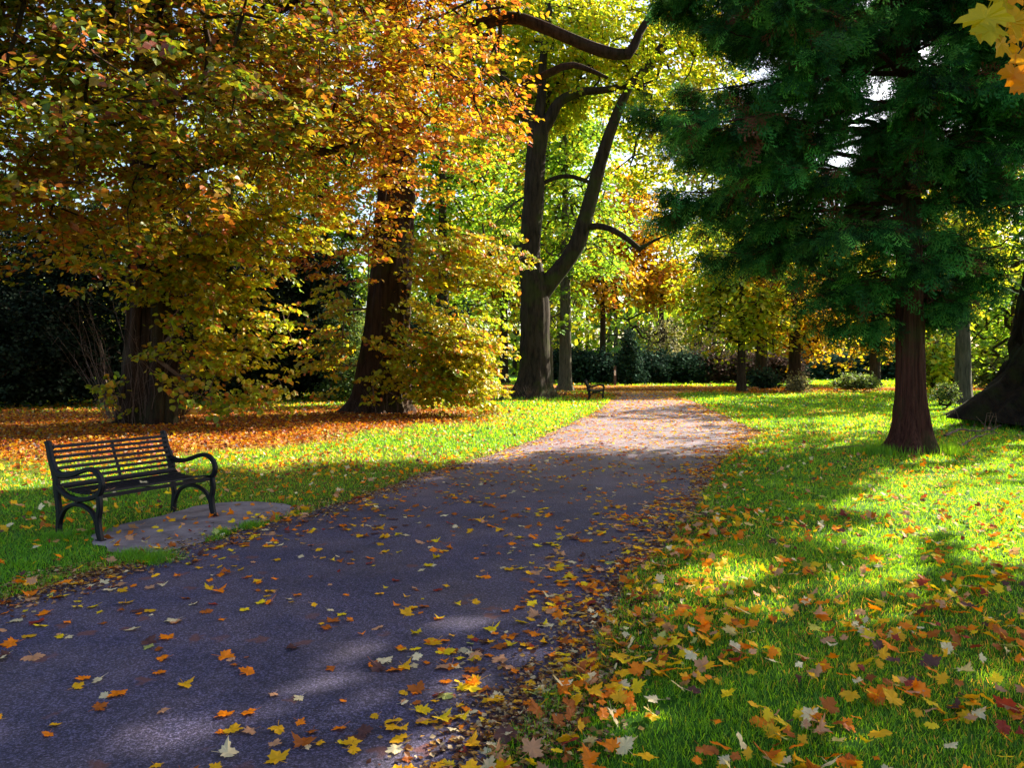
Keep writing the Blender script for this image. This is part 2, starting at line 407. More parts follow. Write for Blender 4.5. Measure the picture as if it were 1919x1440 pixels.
def grow(base, sprays, step=.7, jit=.10, tip=.006, power=.47, up=.0, rmax=.3):
    nb = len(base); m = nb + int(len(sprays) * 14) + 10
    X = np.zeros((m, 3)); par = np.full(m, -1); X[:nb] = base; n = nb
    dd = np.sqrt(((sprays[:, None] - base[None]) ** 2).sum(-1)).min(1)
    ends = []
    for s in sprays[np.argsort(dd)]:
        v = X[:n] - s
        c = np.sqrt((v ** 2).sum(1)) + up * np.maximum(v[:, 2], 0)
        j = int(np.argmin(c)); d = np.linalg.norm(v[j]); k = min(12, max(1, int(d / step)))
        if n + k >= m: break
        p0 = X[j].copy(); prev = j
        perp = R.normal(0, 1, 3) * jit * d * .5; perp[2] = abs(perp[2])
        for i in range(1, k + 1):
            t = i / k
            X[n] = p0 + (s - p0) * t + perp * math.sin(t * 3.14) + (R.normal(0, jit * .35, 3) if i < k else 0)
            par[n] = prev; prev = n; n += 1
        ends.append(prev)
    cnt = np.zeros(n); cnt[ends] = 1
    for i in range(n - 1, nb - 1, -1): cnt[par[i]] += cnt[i]
    rad = np.minimum(tip * np.maximum(cnt, 1) ** power, rmax)
    i = np.arange(nb, n); p = par[i]
    ra = np.where(p < nb, rad[i] * 1.15, rad[p])
    ra = np.minimum(ra, rad[i] * 1.6)
    return X[p], X[i], ra, rad[i]

def sample_blobs(blobs, n, seed, gap=.0, clump=1.8, shell=2.4, rough=.16):
    w = np.array([b[6] if len(b) > 6 else 1 for b in blobs], float)
    vol = np.array([(b[3] * b[4] * b[5]) ** .8 for b in blobs]) * w; p = vol / vol.sum()
    out_ = []; got = 0
    while got < n:
        k = R.choice(len(blobs), n, p=p); B = np.array([b[:6] for b in blobs])[k]
        u = unit(R.normal(size=(n, 3))) * R.random((n, 1)) ** (1 / shell)
        u *= (1 + rough * noise(u * 2, 1.3, seed + 7))[:, None]
        P = B[:, :3] + u * B[:, 3:6]
        keep = (noise(P, clump, seed) > gap - R.random(n) * .5) & (P[:, 2] > .25)
        P = P[keep]; out_.append(P); got += len(P)
    return np.concatenate(out_)[:n]

def foliage(sprays, axis, pal, per, size, leaf, tpl=T_LIME, seed=1, flat=.28, droop=.25, upn=1.0, clump=2.2, lod=True, var=.22):
    """clusters of separate leaves round each twig end"""
    acc = Acc()
    ax = np.array([axis[0], axis[1], 0.])
    above = sprays[:, 2] > 1.6 + .50 * np.maximum(sprays[:, 1], 0) + 1.2
    hid = above | (np.abs(sprays[:, 0]) > .72 * sprays[:, 1] + 1.5)
    groups = [(sprays[~hid], per, 1.0)] + ([(sprays[hid], max(4, per // 4), 2.0)] if lod else [(sprays[hid], per, 1.0)])
    for sp, k, sc in groups:
        if not len(sp): continue
        o = unit((sp - ax) * [1, 1, 0] + R.normal(0, 1.2, (len(sp), 3)) * [1, 1, 0]); o[:, 2] = R.normal(-droop, .22, len(sp)); o = unit(o)
        sd = unit(np.cross(o, [0, 0, 1.]))
        up = np.cross(sd, o)
        n = len(sp) * k; rep = lambda a: np.repeat(a, k, 0)
        a = R.uniform(-1, 1, (n, 1)); b = R.normal(0, .42, (n, 1)) * (1 - .45 * np.abs(a)); c = R.normal(0, flat, (n, 1))
        P = rep(sp) + size * (a * rep(o) + b * rep(sd) + c * rep(up) * .5)
        T = rep(o) * R.uniform(.2, 1, (n, 1)) + rep(sd) * (np.sign(b) * R.uniform(.2, 1.1, (n, 1))) + R.normal(0, .35, (n, 3)); T[:, 2] -= droop
        N = rep(up) * upn + R.normal(0, .42, (n, 3))
        S = leaf * sc * R.uniform(.6, 1.3, n)
        keep = P[:, 2] > .06
        P, T, N, S = P[keep], T[keep], N[keep], S[keep]
        V, f, cc = scatter(tpl, P, T, N, S, colours(pal, P, seed, clump, var))
        acc.add(V, f, cc)
    return acc

def tree(name, label, cat, xy, trunk, blobs, pal, n, per=24, size=.5, leaf=.11, bark=M_BARK, tpl=T_LIME, seed=1, limbs=(), gap=0., clump=1.8,
         sides=20, ridge=.04, lobe=(0, 1, 6), twigs=.006, flat=.28, droop=.25, extra=None, mat=M_LIME, group=None, rmin=.0, shell=2.4, step=.25, branch=True, rmax=.25, cclump=2.2, k=5):
    """trunk: list of (x,y,z,r) in metres; limbs: more such lists, lofted with the trunk"""
    org = np.array([xy[0], xy[1], 0.])
    root = empty(name, org, label=label, cat=cat, group=group)
    wood = Acc(); nodes = []
    tr = np.array(trunk, float)
    V, f, P, Rr = loft(tr[:, :3], tr[:, 3], sides, step, ridge, lobe_amp=lobe[0], lobe_h=lobe[1], nlob=lobe[2], seed=seed)
    wood.add(V, f); nodes.append(P[P[:, 2] > tr[-1, 2] * .12])
    for i, l in enumerate(limbs):
        l = np.array(l, float); V, f, P, Rr = loft(l[:, :3], l[:, 3], max(8, sides // 2), step, ridge, seed=seed + i + 1)
        wood.add(V, f); nodes.append(P)
    sp = sample_blobs(blobs, n, seed, gap, clump, shell)
    if branch:
        A, B, ra, rb = grow(np.concatenate(nodes)[::2], sp, tip=twigs, rmax=rmax)
        V, f = tubes(A, B, ra, rb, k); wood.add(V, f)
    wood.mk('trunk', bark, root, True, org)
    a = foliage(sp, xy, pal, per, size, leaf, tpl, seed, flat, droop, clump=cclump)
    if extra is not None: extra(a)
    a.mk('crown', mat, root, False, org)
    return root

def px_line(pts, d):
    """(px, py, width px[, depth]) measured on the photo -> (x, y, z, r) at that depth"""
    o = []
    for p in pts:
        dd = p[3] if len(p) > 3 else d
        q = at(p[0], p[1], dd); o.append((q[0], q[1], q[2], p[2] * dd / F / 2))
    return o

def shoots(base, n, r0, hmin, hmax, spread, seed, k=3, rad=.006):
    """thin bare suckers round a trunk foot"""
    r = np.random.default_rng(seed); A = []; B = []; ra = []; rb = []
    for i in range(n):
        a = r.uniform(0, 6.28); h = r.uniform(hmin, hmax)
        p = np.array([base[0] + math.cos(a) * r0 * r.uniform(.8, 1.15), base[1] + math.sin(a) * r0 * r.uniform(.8, 1.15), r.uniform(-.02, .3)])
        v = np.array([math.cos(a) * spread * r.uniform(.3, 1.4), math.sin(a) * spread * r.uniform(.3, 1.4), 1.])
        m = int(h / .16) + 2; q = rad * r.uniform(.6, 1.4)
        for j in range(m):
            v = v + r.normal(0, .10, 3); v[2] = max(v[2], .5); e = p + unit(v) * h / m
            A.append(p); B.append(e); ra.append(q * (1 - .8 * j / m)); rb.append(q * (1 - .8 * (j + 1) / m))
            if r.random() < .42:
                w = unit(v + r.normal(0, .8, 3)); g = e + w * r.uniform(.08, .35)
                A.append(e); B.append(g); ra.append(q * .5); rb.append(q * .2)
            p = e
    th = np.linspace(0, 6.28318, 49)          # added ring at ground level that joins the suckers together
    c = np.c_[base[0] + np.cos(th) * r0 * .97, base[1] + np.sin(th) * r0 * .97, np.full(49, .012)]
    A += list(c[:-1]); B += list(c[1:]); ra += [.022] * 48; rb += [.022] * 48
    return tubes(A, B, np.array(ra), np.array(rb), k)

def inner_cols(A, B, ra, rb, x, y, h):
    """join the low branches at their roots inside the trunk"""
    P = [np.array([x + .5 * math.cos(a), y + .5 * math.sin(a), .1]) for a in (0, 2, 4, 0)]
    A2 = P[:3] + P[:3]; B2 = P[1:] + [p + [0, 0, h - .2] for p in P[:3]]
    return tubes(np.concatenate([A, A2]), np.concatenate([B, B2]), np.r_[ra, [.02] * 6], np.r_[rb, [.02] * 6], 4)

# ================================================================== THE BIG TREES
# 1 - big lime on the left
D1 = 19.9
x1, y1 = gp(275, 795)
t1 = px_line([(275, 797, 100), (278, 765, 90), (280, 700, 84), (284, 600, 82), (286, 500, 80), (286, 380, 78), (290, 200, 70), (292, 0, 58), (292, -200, 40), (292, -420, 14)], D1)
l1 = [px_line([(316, 796, 34), (319, 760, 27), (321, 690, 25), (323, 600, 24), (318, 500, 24), (305, 400, 20), (296, 330, 14)], 19.35), px_line([(292, 796, 40), (296, 740, 30), (298, 640, 28), (300, 520, 26), (296, 420, 20)], 19.2), px_line([(240, 797, 34), (250, 750, 26), (256, 640, 24), (262, 520, 20)], 19.4),
      px_line([(285, 250, 30), (190, 200, 24, 19), (60, 190, 18, 17), (-60, 150, 10, 15)], D1),
      px_line([(290, 330, 30), (400, 300, 26, 19), (520, 268, 24, 18), (600, 285, 16, 17.5), (660, 270, 9, 17)], D1),
      px_line([(292, 120, 34), (380, 90, 30, 18), (470, 60, 26, 17), (500, 30, 22, 16.5), (560, -5, 18, 16), (640, -60, 10, 15)], D1),
      px_line([(470, 60, 18, 17), (500, 75, 14, 17), (560, 70, 9, 17)], 17),
      px_line([(290, 100, 30), (270, 40, 24, 16), (240, -60, 16, 12.5)], D1)]
r1 = tree('lime_tree', 'massive lime tree with orange and olive leaves behind the nearest bench', 'tree', (x1, y1), t1,
     [(x1 + .3, 15.5, 9.2, 8.4, 6.6, 5.5, 1.2), (-6.8, 11.8, 6.2, 4.2, 2.9, 2.5, 2.2), (-5.0, 15.0, 7.4, 3.0, 3.2, 2.2, 1.1), (-10.5, 14, 5.0, 4.6, 3, 1.9, 1.6), (-8.6, 13.6, 3.9, 2.8, 1.5, 1.1, 1.6), (x1 + 1.5, 16.5, 14.6, 8.5, 8, 4.2, 1.3)],
     'lime', 4300, per=28, size=.52, leaf=.118, bark=M_BARK2, seed=1, limbs=l1, gap=.32, clump=1.5, flat=.16, sides=72, ridge=.075, lobe=(.30, .55, 7), twigs=.0055, droop=.22, cclump=3.0)
sk = sample_blobs([(-7.2, 18.6, 3.9, 1.5, 1.4, 1.9, 1.5), (-7.0, 18.4, 1.9, 1.5, 1.1, 1.2, 1.1), (-6.6, 18.2, .85, 1.2, .9, .6, .5), (-5.9, 18.3, 2.3, 1.0, .8, .5, .5), (-9.0, 18.5, 3.2, 1.3, .5, .9, .5), (-9.6, 18.6, .9, 1.5, .5, .6, .3), (-6.2, 18.4, .45, 1.1, .7, .3, .35), (-8.6, 18.2, 4.6, 1.9, 1.2, 1.2, 1.0), (-5.6, 17.6, 4.8, 1.6, 1.4, 1.3, .9)], 560, 33, .25, .8, rough=.42)
A, B, ra, rb = grow(np.array([[x1 + .5 * math.cos(a), y1 + .5 * math.sin(a), z] for z in np.arange(.1, 7, .35) for a in (0, 2, 4)]), sk, tip=.005)
V, f = inner_cols(A, B, ra, rb, x1, y1, 7); mk('low_branches', V - [x1, y1, 0], f, M_TWIG, r1)
foliage(sk, (x1 - .5, y1 + 1), 'lime2', 24, .45, .135, seed=6, droop=.3, flat=.14).mk('leafy_skirt', M_LIME, r1, False, (x1, y1, 0), label='sunlit yellow drooping sprays right of the trunk')
V, f = shoots((x1, y1), 120, .85, .8, 3.6, .35, 5, rad=.008); mk('sucker_shoots', V - [x1, y1, 0], f, M_TWIG, r1)

# 2 - big lime in the middle with a leafy skirt
D2 = 24.0
x2, y2 = gp(715, 775)
t2 = px_line([(712, 778, 108), (714, 755, 94), (718, 700, 90), (726, 600, 80), (738, 450, 72), (745, 330, 66), (748, 200, 60), (742, 80, 52), (738, -80, 40), (736, -300, 14)], D2)
l2 = [px_line([(748, 210, 30), (800, 110, 28, 22), (870, 58, 24, 21), (955, 33, 22, 20.5), (1010, 47, 21, 20.2), (1070, 72, 20, 20), (1130, 95, 21, 20), (1178, 100, 19, 20), (1198, 62, 14, 20), (1240, -2, 11, 20), (1280, -70, 6, 20)], D2),
      px_line([(745, 340, 26), (700, 250, 22, 23), (640, 190, 18, 22), (560, 160, 12, 21), (500, 110, 6, 20)], D2),
      px_line([(742, 60, 30), (700, 0, 24, 22), (640, -60, 16, 20)], D2),
      px_line([(950, 175, 12, 23), (1030, 137, 14, 22), (1075, 122, 12, 22), (1140, 146, 6, 22)], D2),
      px_line([(640, 778, 12), (668, 764, 30), (700, 735, 46)], D2)]
r2 = tree('lime_tree', 'tall lime tree with rust orange crown and low yellow skirt left of the forked tree', 'tree', (x2, y2), t2,
     [(-4.2, 19.5, 10.0, 4.9, 5.4, 4.6, 1.1), (-2.9, 16.2, 7.2, 3.2, 2.4, 1.8, 1.1), (-4.8, 21.0, 5.2, 2.2, 1.7, 1.6, .9), (-3.4, 19.5, 15.2, 6.5, 6.5, 3.8, 1.3)],
     'rust', 2900, per=26, size=.52, leaf=.122, bark=M_BARK2, seed=2, limbs=l2, gap=.28, clump=1.5, flat=.16, sides=64, ridge=.07, lobe=(.34, .5, 6), twigs=.0055, droop=.22, cclump=3.0)
sk = sample_blobs([(-2.0, 22.9, 1.7, 1.9, 1.4, 1.5, 1.6), (-1.4, 22.4, 4.5, 1.9, 1.3, 1.1, .9), (-2.9, 23.6, 3.2, .9, .9, 1.2, .35), (-1.3, 22.4, 1.0, 1.2, 1.0, .9, .6), (-3.6, 22.6, .8, 1.1, .6, .6, .35), (-5.7, 23.2, 2.4, 1.0, 1.0, 1.9, .4), (-.4, 21.8, 4.9, .9, .8, .6, .25)], 600, 32, .25, .8, rough=.42)
A, B, ra, rb = grow(np.array([[x2 + .5 * math.cos(a), y2 + .5 * math.sin(a), z] for z in np.arange(.1, 6, .35) for a in (0, 2, 4)]), sk, tip=.005)
V, f = inner_cols(A, B, ra, rb, x2, y2, 6); mk('low_branches', V - [x2, y2, 0], f, M_TWIG, r2)
foliage(sk, (x2 - 1, y2 + 1), 'lime2', 26, .45, .135, seed=5, droop=.3, flat=.14).mk('leafy_skirt', M_LIME, r2, False, (x2, y2, 0), label='low sunlit yellow green shoots round the trunk foot')
V, f = shoots((x2 + .4, y2 - .3), 70, .9, .3, 1.1, .5, 6, rad=.007); mk('sucker_shoots', V - [x2, y2, 0], f, M_TWIG, r2)

# 3 - the forked tree
D3 = 33.4
x3, y3 = gp(1000, 748)
t3 = px_line([(1000, 751, 112), (1001, 735, 78), (1002, 700, 58), (1003, 640, 53), (1003, 580, 52), (1000, 535, 50), (993, 480, 40), (996, 430, 38), (1000, 380, 37), (1004, 300, 36), (1008, 240, 38), (985, 215, 24), (960, 180, 18), (930, 100, 12), (915, 0, 8)], D3)
l3 = [px_line([(1006, 560, 40), (1030, 528, 34), (1062, 490, 31), (1085, 450, 31), (1105, 380, 27), (1130, 290, 23), (1158, 210, 19), (1172, 180, 16), (1190, 150, 12), (1225, 110, 10), (1280, 60, 8), (1360, -20, 5)], D3),
      px_line([(1008, 255, 26), (1030, 222, 24), (1050, 190, 20), (1090, 172, 16), (1135, 168, 13), (1180, 155, 12), (1215, 125, 14), (1245, 80, 12), (1300, 30, 8)], D3),
      px_line([(1008, 245, 22), (1015, 180, 18), (1020, 90, 14), (1040, -40, 10)], D3),
      px_line([(1098, 426, 13), (1130, 425, 12, 33), (1165, 440, 11, 32.5), (1203, 470, 9, 32.3)], D3), px_line([(1200, 466, 8, 32.3), (1225, 452, 6, 32.3), (1250, 440, 3, 32)], 32.3),
      px_line([(985, 468, 15), (955, 466, 12), (925, 473, 10), (897, 492, 5)], D3), px_line([(925, 473, 7), (910, 450, 5), (905, 420, 3)], D3),
      px_line([(1015, 345, 7), (1045, 332, 8), (1075, 331, 8), (1103, 341, 7)], D3)]
r3 = tree('forked_tree', 'tall dark tree forking into two stems beside the distant bench', 'tree', (x3, y3), t3,
     [(3.0, 36, 16.0, 6.8, 3.0, 3.6, 1), (-1.0, 35.5, 15.0, 3.2, 2.4, 4.2, .8), (3.5, 32, 15.5, 5.5, .9, 2.6, .22), (5.3, 35, 13.4, 2.6, 1.5, 1.5, .35), (7.2, 31.0, 13.0, 2.2, 2, 4.0, .8), (3.6, 35.5, 14.5, 2.5, 1.4, 1.2, .5), (6.2, 36.0, 11.4, 2.0, 1.2, 2.2, .9), (1.5, 35.5, 13.2, 2.6, 1.4, 1.2, .5)],
     'yg', 1900, per=20, size=.62, leaf=.18, bark=M_MOSSB, seed=3, limbs=l3, gap=.05, clump=3.2, sides=48, ridge=.045, lobe=(.22, .6, 6), twigs=.008)
V, f = shoots((x3, y3), 150, 1.25, .15, .6, .9, 8, rad=.012); mk('sucker_shoots', V - [x3, y3, 0], f, M_TWIG, r3)

# 4 - the dark red-barked conifer on the right
def conifer():
    x, y = gp(1710, 847); D = y
    org = np.array([x, y, 0])
    root = empty('cedar_tree', org, label='dark green red barked conifer with drooping sprays on the right lawn', cat='tree')
    t = px_line([(1710, 850, 104), (1710, 832, 80), (1709, 800, 64), (1708, 740, 52), (1706, 640, 47), (1704, 500, 43), (1702, 300, 38), (1700, 0, 31), (1698, -400, 21), (1696, -900, 8), (1696, -1150, 2)], D)
    t = np.array(t); V, f, P, Rr = loft(t[:, :3], t[:, 3], 72, .2, .07, lobe_amp=.42, lobe_h=.38, nlob=7, seed=9)
    mk('trunk', V - org, f, M_CBARK, root, smooth=True)
    # one flat fern-like spray: midrib, side branchlets, sub-leaflets
    tv = []; tf = []
    def leaflet(p, d, L, w):
        d = np.array(d, float); d /= np.linalg.norm(d); s = np.array([d[1], -d[0]]) * w; n = len(tv)
        z = lambda q: -.30 * q[1] ** 2 - .25 * abs(q[0])
        for q in (p, p + d * L * .45 + s, p + d * L, p + d * L * .45 - s): tv.append((q[0], q[1], z(q)))
        tf.append((n, n + 1, n + 2, n + 3))
    leaflet(np.array([0, 0.]), (0, 1), 1.0, .014)
    for i, u in enumerate(np.linspace(.08, .90, 13)):
        sg = 1 if i % 2 else -1
        L = .46 * (1 - u) ** .55 * (.75 + .35 * math.sin(i * 2.3)) + .09; p = np.array([0, u]); d = unit(np.array([sg * .78, .62]))
        leaflet(p, d, L, .020)
        if L > .18:
            leaflet(p + d * L * .35, (sg * .25, .97), L * .40, .016); leaflet(p + d * L * .62, (sg * .98, .1), L * .36, .015)
            leaflet(p + d * L * .68, (sg * .2, .98), L * .28, .014)
    tpl = (np.array(tv), [tf])
    A, B, ra, rb = [], [], [], []; FP, FT, FN, FS = [], [], [], []
    zs = np.concatenate([R.uniform(2.1, 4.2, 56), R.uniform(4.2, 9.8, 150), R.uniform(9.8, 21, 60)])
    for z in zs:
        az = R.uniform(0, 6.28)
        Lm = float(np.interp(z, [2.3, 3, 3.8, 5, 6.5, 9, 21], [1.3, 2.3, 3.4, 4.3, 4.7, 4.2, .3]))
        if math.sin(az) < -.12 and math.cos(az) > -.75: Lm *= .58
        elif math.cos(az) > .3: Lm *= .8 if z < 5 else 1.0
        elif math.cos(az) < -.5: Lm *= 1.06
        if z < 4.3 and math.sin(az) < -.1 and R.random() < .6: continue
        L = Lm * R.uniform(.6, 1.06); base = np.array([np.interp(z, P[:, 2], P[:, 0]), np.interp(z, P[:, 2], P[:, 1]), z])
        az2 = az + R.normal(0, .18); m = 9; prev = base; r0 = .012 + .009 * L
        rise = R.uniform(-.1, .4); sag = R.uniform(.3, 1.0)
        pts = [base]
        for i in range(1, m + 1):
            u = i / m; a = az + (az2 - az) * u
            p = base + np.array([math.cos(a) * L * u, math.sin(a) * L * u, L * (rise * u - sag * .42 * u * u + .16 * u ** 4)]) + R.normal(0, .04, 3)
            pts.append(p); A.append(prev); B.append(p); ra.append(r0 * (1 - .85 * (u - 1 / m))); rb.append(r0 * (1 - .85 * u)); prev = p
        pts = np.array(pts); hi = z > 9.5
        nf = int((5 if hi else 12 if z > 5 else 7.5) * L)
        for q in range(nf):
            u = R.uniform(.22, 1) ** .8; j = min(int(u * m), m - 1); p = pts[j] + (pts[j + 1] - pts[j]) * (u * m - j)
            dr = unit(pts[j + 1] - pts[j]); sd = unit(np.cross(dr, [0, 0, 1.])) * random.choice((-1, 1))
            ln = R.uniform(.15, .75) * (1.25 - u)          # side twig
            e = p + (sd * R.uniform(.5, 1) + dr * R.uniform(.2, .9)) * ln + np.array([0, 0, -.12 * ln - R.uniform(0, .1)])
            if ln > .2: A.append(p); B.append(e); ra.append(.008); rb.append(.004)
            for w in range(4 if not hi else 2):
                tdir = unit(sd * R.uniform(-.3, 1.1) + dr * R.uniform(.1, 1) + R.normal(0, .38, 3) + np.array([0, 0, -R.uniform(-.1, .75)]))
                FP.append(p + (e - p) * R.uniform(.35, 1)); FT.append(tdir); FN.append(np.array([0, 0, 1.]) + R.normal(0, .55, 3)); FS.append(R.uniform(.28, .58) * (1.9 if hi else 1))
    V, f = tubes(A, B, np.array(ra), np.array(rb), 5); mk('branches', V - org, f, M_CBARK, root)
    FP = np.array(FP); n = len(FP)
    cs = np.array([(.018, .095, .017), (.036, .165, .024), (.075, .23, .03), (.008, .032, .007)])[R.integers(0, 4, n)] * np.exp(R.normal(0, .4, (n, 1))) * np.exp(.35 * noise(FP, 1.4, 55))[:, None]
    red = (R.random(n) < .03) | ((noise(FP, .8, 56) > 1.0) & (R.random(n) < .4)); cs[red] = (.14, .045, .02)
    V, f, c = scatter(tpl, FP, np.array(FT), np.array(FN), np.array(FS), cs)
    mk('crown', V - org, f, M_CEDAR, root, col=c)
conifer()

# 5 - huge leaning buttressed trunk at the right edge
D5 = 19.3
q = [(13.9, 19.6, -.05, 1.75), (13.95, 19.6, .4, 1.5), (14.1, 19.6, 1.05, 1.3), (14.3, 19.7, 2, 1.1), (14.3, 19.8, 3.2, .95), (14.8, 20, 5.5, .78), (15.9, 20.8, 9, .55), (17, 22, 12, .3), (18, 23, 15, .08)]
tree('beech_tree', 'huge mossy leaning trunk with spreading roots at the right edge', 'tree', (13.5, 19.6), q,
     [(18.6, 23.5, 10.5, 3.4, 3.2, 5, 1), (16.5, 26, 7.6, 2.4, 2.0, 2.2, .35)], 'gold', 420, per=16, size=.6, leaf=.17, bark=M_DARKB, seed=14, sides=130, ridge=.12, lobe=(.55, .7, 7), gap=0.1, twigs=.008, tpl=T_DIA)

# 6 - the maple whose tip hangs into the top right corner (its trunk stands right of the frame)
def overhang(acc):
    r = np.random.default_rng(77); P = []; T = []; N = []; S = []
    for px, py in [(1905, 20), (1880, 45), (1915, 70), (1868, 85), (1900, 105), (1925, 130), (1890, 140), (1850, 60), (1915, 160), (1940, 60), (1950, 110), (1875, 10), (1895, -20), (1930, -10), (1960, 20), (1845, 30), (1905, 60), (1935, 90)]:
        d = 4.4 + r.uniform(-.35, .35); P.append(at(px + 8 + r.normal(0, 5), py - 8 + r.normal(0, 5), d))
        T.append((r.normal(-.25, .4), r.normal(-.2, .3), -1)); N.append((r.normal(.0, .45), -1, r.uniform(.1, .9))); S.append(r.uniform(.20, .30))
    cs = np.array([(.66, .27, .0), (.70, .22, .0), (.62, .32, .001), (.50, .36, .002)])[r.integers(0, 4, len(P))]
    for i in range(len(P)):
        V, f, c = scatter(MAPLES[i % 8], np.array([P[i]]), np.array([T[i]]), np.array([N[i]]), np.array([S[i]]), cs[i:i + 1]); acc.add(V, f, c)
mt = [(8.8, 2.6, -.05, .42), (8.8, 2.6, .6, .33), (8.75, 2.6, 2, .29), (8.7, 2.7, 4, .25), (8.8, 2.8, 7, .17), (8.9, 2.8, 10, .05)]
ml = [[(8.7, 2.7, 3.6, .12), (6.6, 3.6, 4.2, .07), (4.9, 4.3, 4.3, .04), (3.6, 4.5, 4.0, .014), (3.05, 4.5, 3.75, .007)],
      [(3.3, 4.5, 3.85, .007), (3.0, 4.42, 3.5, .005), (2.85, 4.4, 3.3, .003)], [(3.05, 4.5, 3.75, .006), (2.95, 4.4, 3.9, .004)]]
tree('maple_tree', 'maple with large golden leaves hanging into the top right corner', 'tree', (8.8, 2.6), mt, [(9, 2.4, 7.5, 3.9, 3.9, 4)], 'gold', 380, per=24, size=.6, leaf=.2, seed=15, limbs=ml, extra=overhang, tpl=T_DIA, mat=M_FALL)
# 7 - shade trees beyond the right edge
tree('maple_tree', 'golden maple beyond the right edge shading the foreground lawn', 'tree', (13.4, 12.4), [(13.4, 12.4, -.05, .5), (13.4, 12.4, 1, .36), (13.2, 12.4, 6, .3), (13.1, 12.5, 13, .1)],
     [(13.1, 12.3, 10.8, 3.2, 3.3, 4.0)], 'gold', 520, per=34, size=.6, leaf=.17, seed=16, tpl=T_DIA, gap=.0, clump=2.4)

# ================================================================== MIDDLE DISTANCE TREES
def mid(px, d, h, tw, label, pal, blobs, n, bark=M_BARK, base_py=None, name='park_tree', cat='tree', leaf=None, lean=0, gap=.05, group='trees farther into the park', per=14, size=None, top=None, **kw):
    x = (px - 960) * d / F; r = tw * d / F / 2
    bl = [((b[0] - 960) * d / F, d + b[4], H + (HY - b[1]) * d / F, b[2] * d / F, b[5], b[3] * d / F, b[6] if len(b) > 6 else 1) for b in blobs]
    h = min(h, max(b[2] + b[5] * .7 for b in bl))
    tr = [(x, d, -.05, r * 1.6), (x, d, .35, r * 1.15), (x + lean * .1, d, 1.5, r), (x + lean * .4, d, h * .4, r * .8), (x + lean, d, h * .75, r * .4), (x + lean, d, h * .95, .03)]
    return tree(name, label, cat, (x, d), tr, bl, pal, n, per=per, size=size or d * .018, leaf=leaf or .0062 * d, bark=bark, tpl=T_DIA, seed=int(px) % 40 + 20,
                sides=14, ridge=.05, lobe=(.2, .4, 5), twigs=.00035 * d, mat=M_FAR, gap=gap, clump=d * .06, group=group, step=.6, k=4, cclump=d * .08, **kw)
# blob: (px, py, rx_px, rz_px, depth offset, ry metres, weight)
mid(1060, 42.5, 17, 23, 'pale trunked tree with lit green crown just right of the forked tree', 'green', [(1050, 420, 150, 150, 1, 4, 1), (1030, 560, 70, 90, 0, 2, .5), (1080, 250, 120, 110, 1, 4, .8)], 800, bark=M_PBARK)
mid(1031, 56, 18, 12, 'slender tree seen close behind the forked trunk', 'yg', [(1000, 470, 120, 140, 2, 4, 1), (1010, 250, 140, 130, 2, 4, 1)], 560, bark=M_PBARK)
mid(945, 58, 19, 16, 'dark trunk with golden crown standing left of the forked trunk', 'gold', [(930, 520, 90, 110, 2, 4, 1), (910, 330, 130, 130, 3, 5, 1)], 560)
mid(830, 46, 20, 26, 'leafy green tree rising behind the middle lime', 'green', [(830, 330, 150, 190, 2, 5, 1), (860, 560, 120, 100, 1, 3, .7)], 800)
mid(610, 44, 20, 30, 'green tree filling the gap between the two limes', 'green', [(600, 330, 140, 220, 2, 5, 1), (620, 580, 90, 90, 0, 3, .6)], 760)
mid(430, 48, 21, 30, 'tall tree glimpsed behind the left lime above the yews', 'yg', [(450, 250, 190, 230, 2, 5, 1)], 560)
mid(120, 46, 20, 30, 'dim tree behind the yews at far left', 'green', [(120, 250, 220, 250, 2, 5, 1)], 520)
mid(1130, 62, 14, 12, 'orange gold tree above the distant hedge', 'orange', [(1120, 530, 90, 70, 0, 4, 1), (1180, 400, 80, 100, 2, 4, 1)], 420, gap=.25)
mid(1240, 66, 13, 12, 'bright orange tree over the end of the path', 'orange', [(1235, 535, 60, 55, 0, 3, 1), (1200, 470, 50, 40, 0, 2, .5)], 300)
mid(1335, 74, 22, 12, 'pale yellow green tree rising past the left boughs of the conifer', 'yg', [(1345, 330, 95, 150, 2, 4, 1), (1300, 460, 90, 90, 0, 4, .8), (1440, 400, 110, 200, 3, 4, 1)], 620)
mid(1390, 41.2, 9.5, 15, 'yellow green tree on a slim straight trunk right of the path', 'yg', [(1345, 560, 85, 60, 0, 3, 1), (1400, 500, 100, 90, 0, 3, .9), (1430, 610, 75, 55, 0, 2.4, .7), (1310, 630, 50, 30, -1, 1.6, .35), (1370, 640, 60, 40, 0, 2, .4)], 560, gap=.2)
mid(1427, 50.5, 15, 22, 'tree with dark ivy covered trunk beyond the slim straight one', 'yg', [(1450, 520, 110, 130, 2, 4, 1), (1330, 450, 80, 80, 2, 4, .5)], 520, bark=M_MOSSB)
mid(1490, 42.7, 14, 23, 'tree with reddish trunk and pale suckers at its foot', 'gold', [(1500, 520, 130, 140, 1, 4, 1), (1540, 620, 80, 60, 0, 2, .5)], 640, bark=M_BARK2)
mid(1640, 52, 15, 18, 'golden tree seen through the lower boughs of the conifer', 'gold', [(1640, 540, 130, 150, 2, 4, 1)], 520)
mid(1805, 29.5, 15, 27, 'pale mossy trunk standing left of the leaning giant', 'yg', [(1800, 430, 170, 190, 3, 4, 1), (1850, 580, 90, 60, 2, 2, .4)], 620, bark=M_PBARK)
mid(1748, 36, 5, 6, 'small bright yellow tree behind the conifer trunk', 'yg', [(1750, 680, 42, 50, 0, 1.2, 1)], 150)
mid(1905, 40, 18, 20, 'green tree behind the leaning giant', 'green', [(1900, 560, 140, 150, 2, 4, 1), (1880, 420, 130, 150, 1, 4, 1.2)], 800)
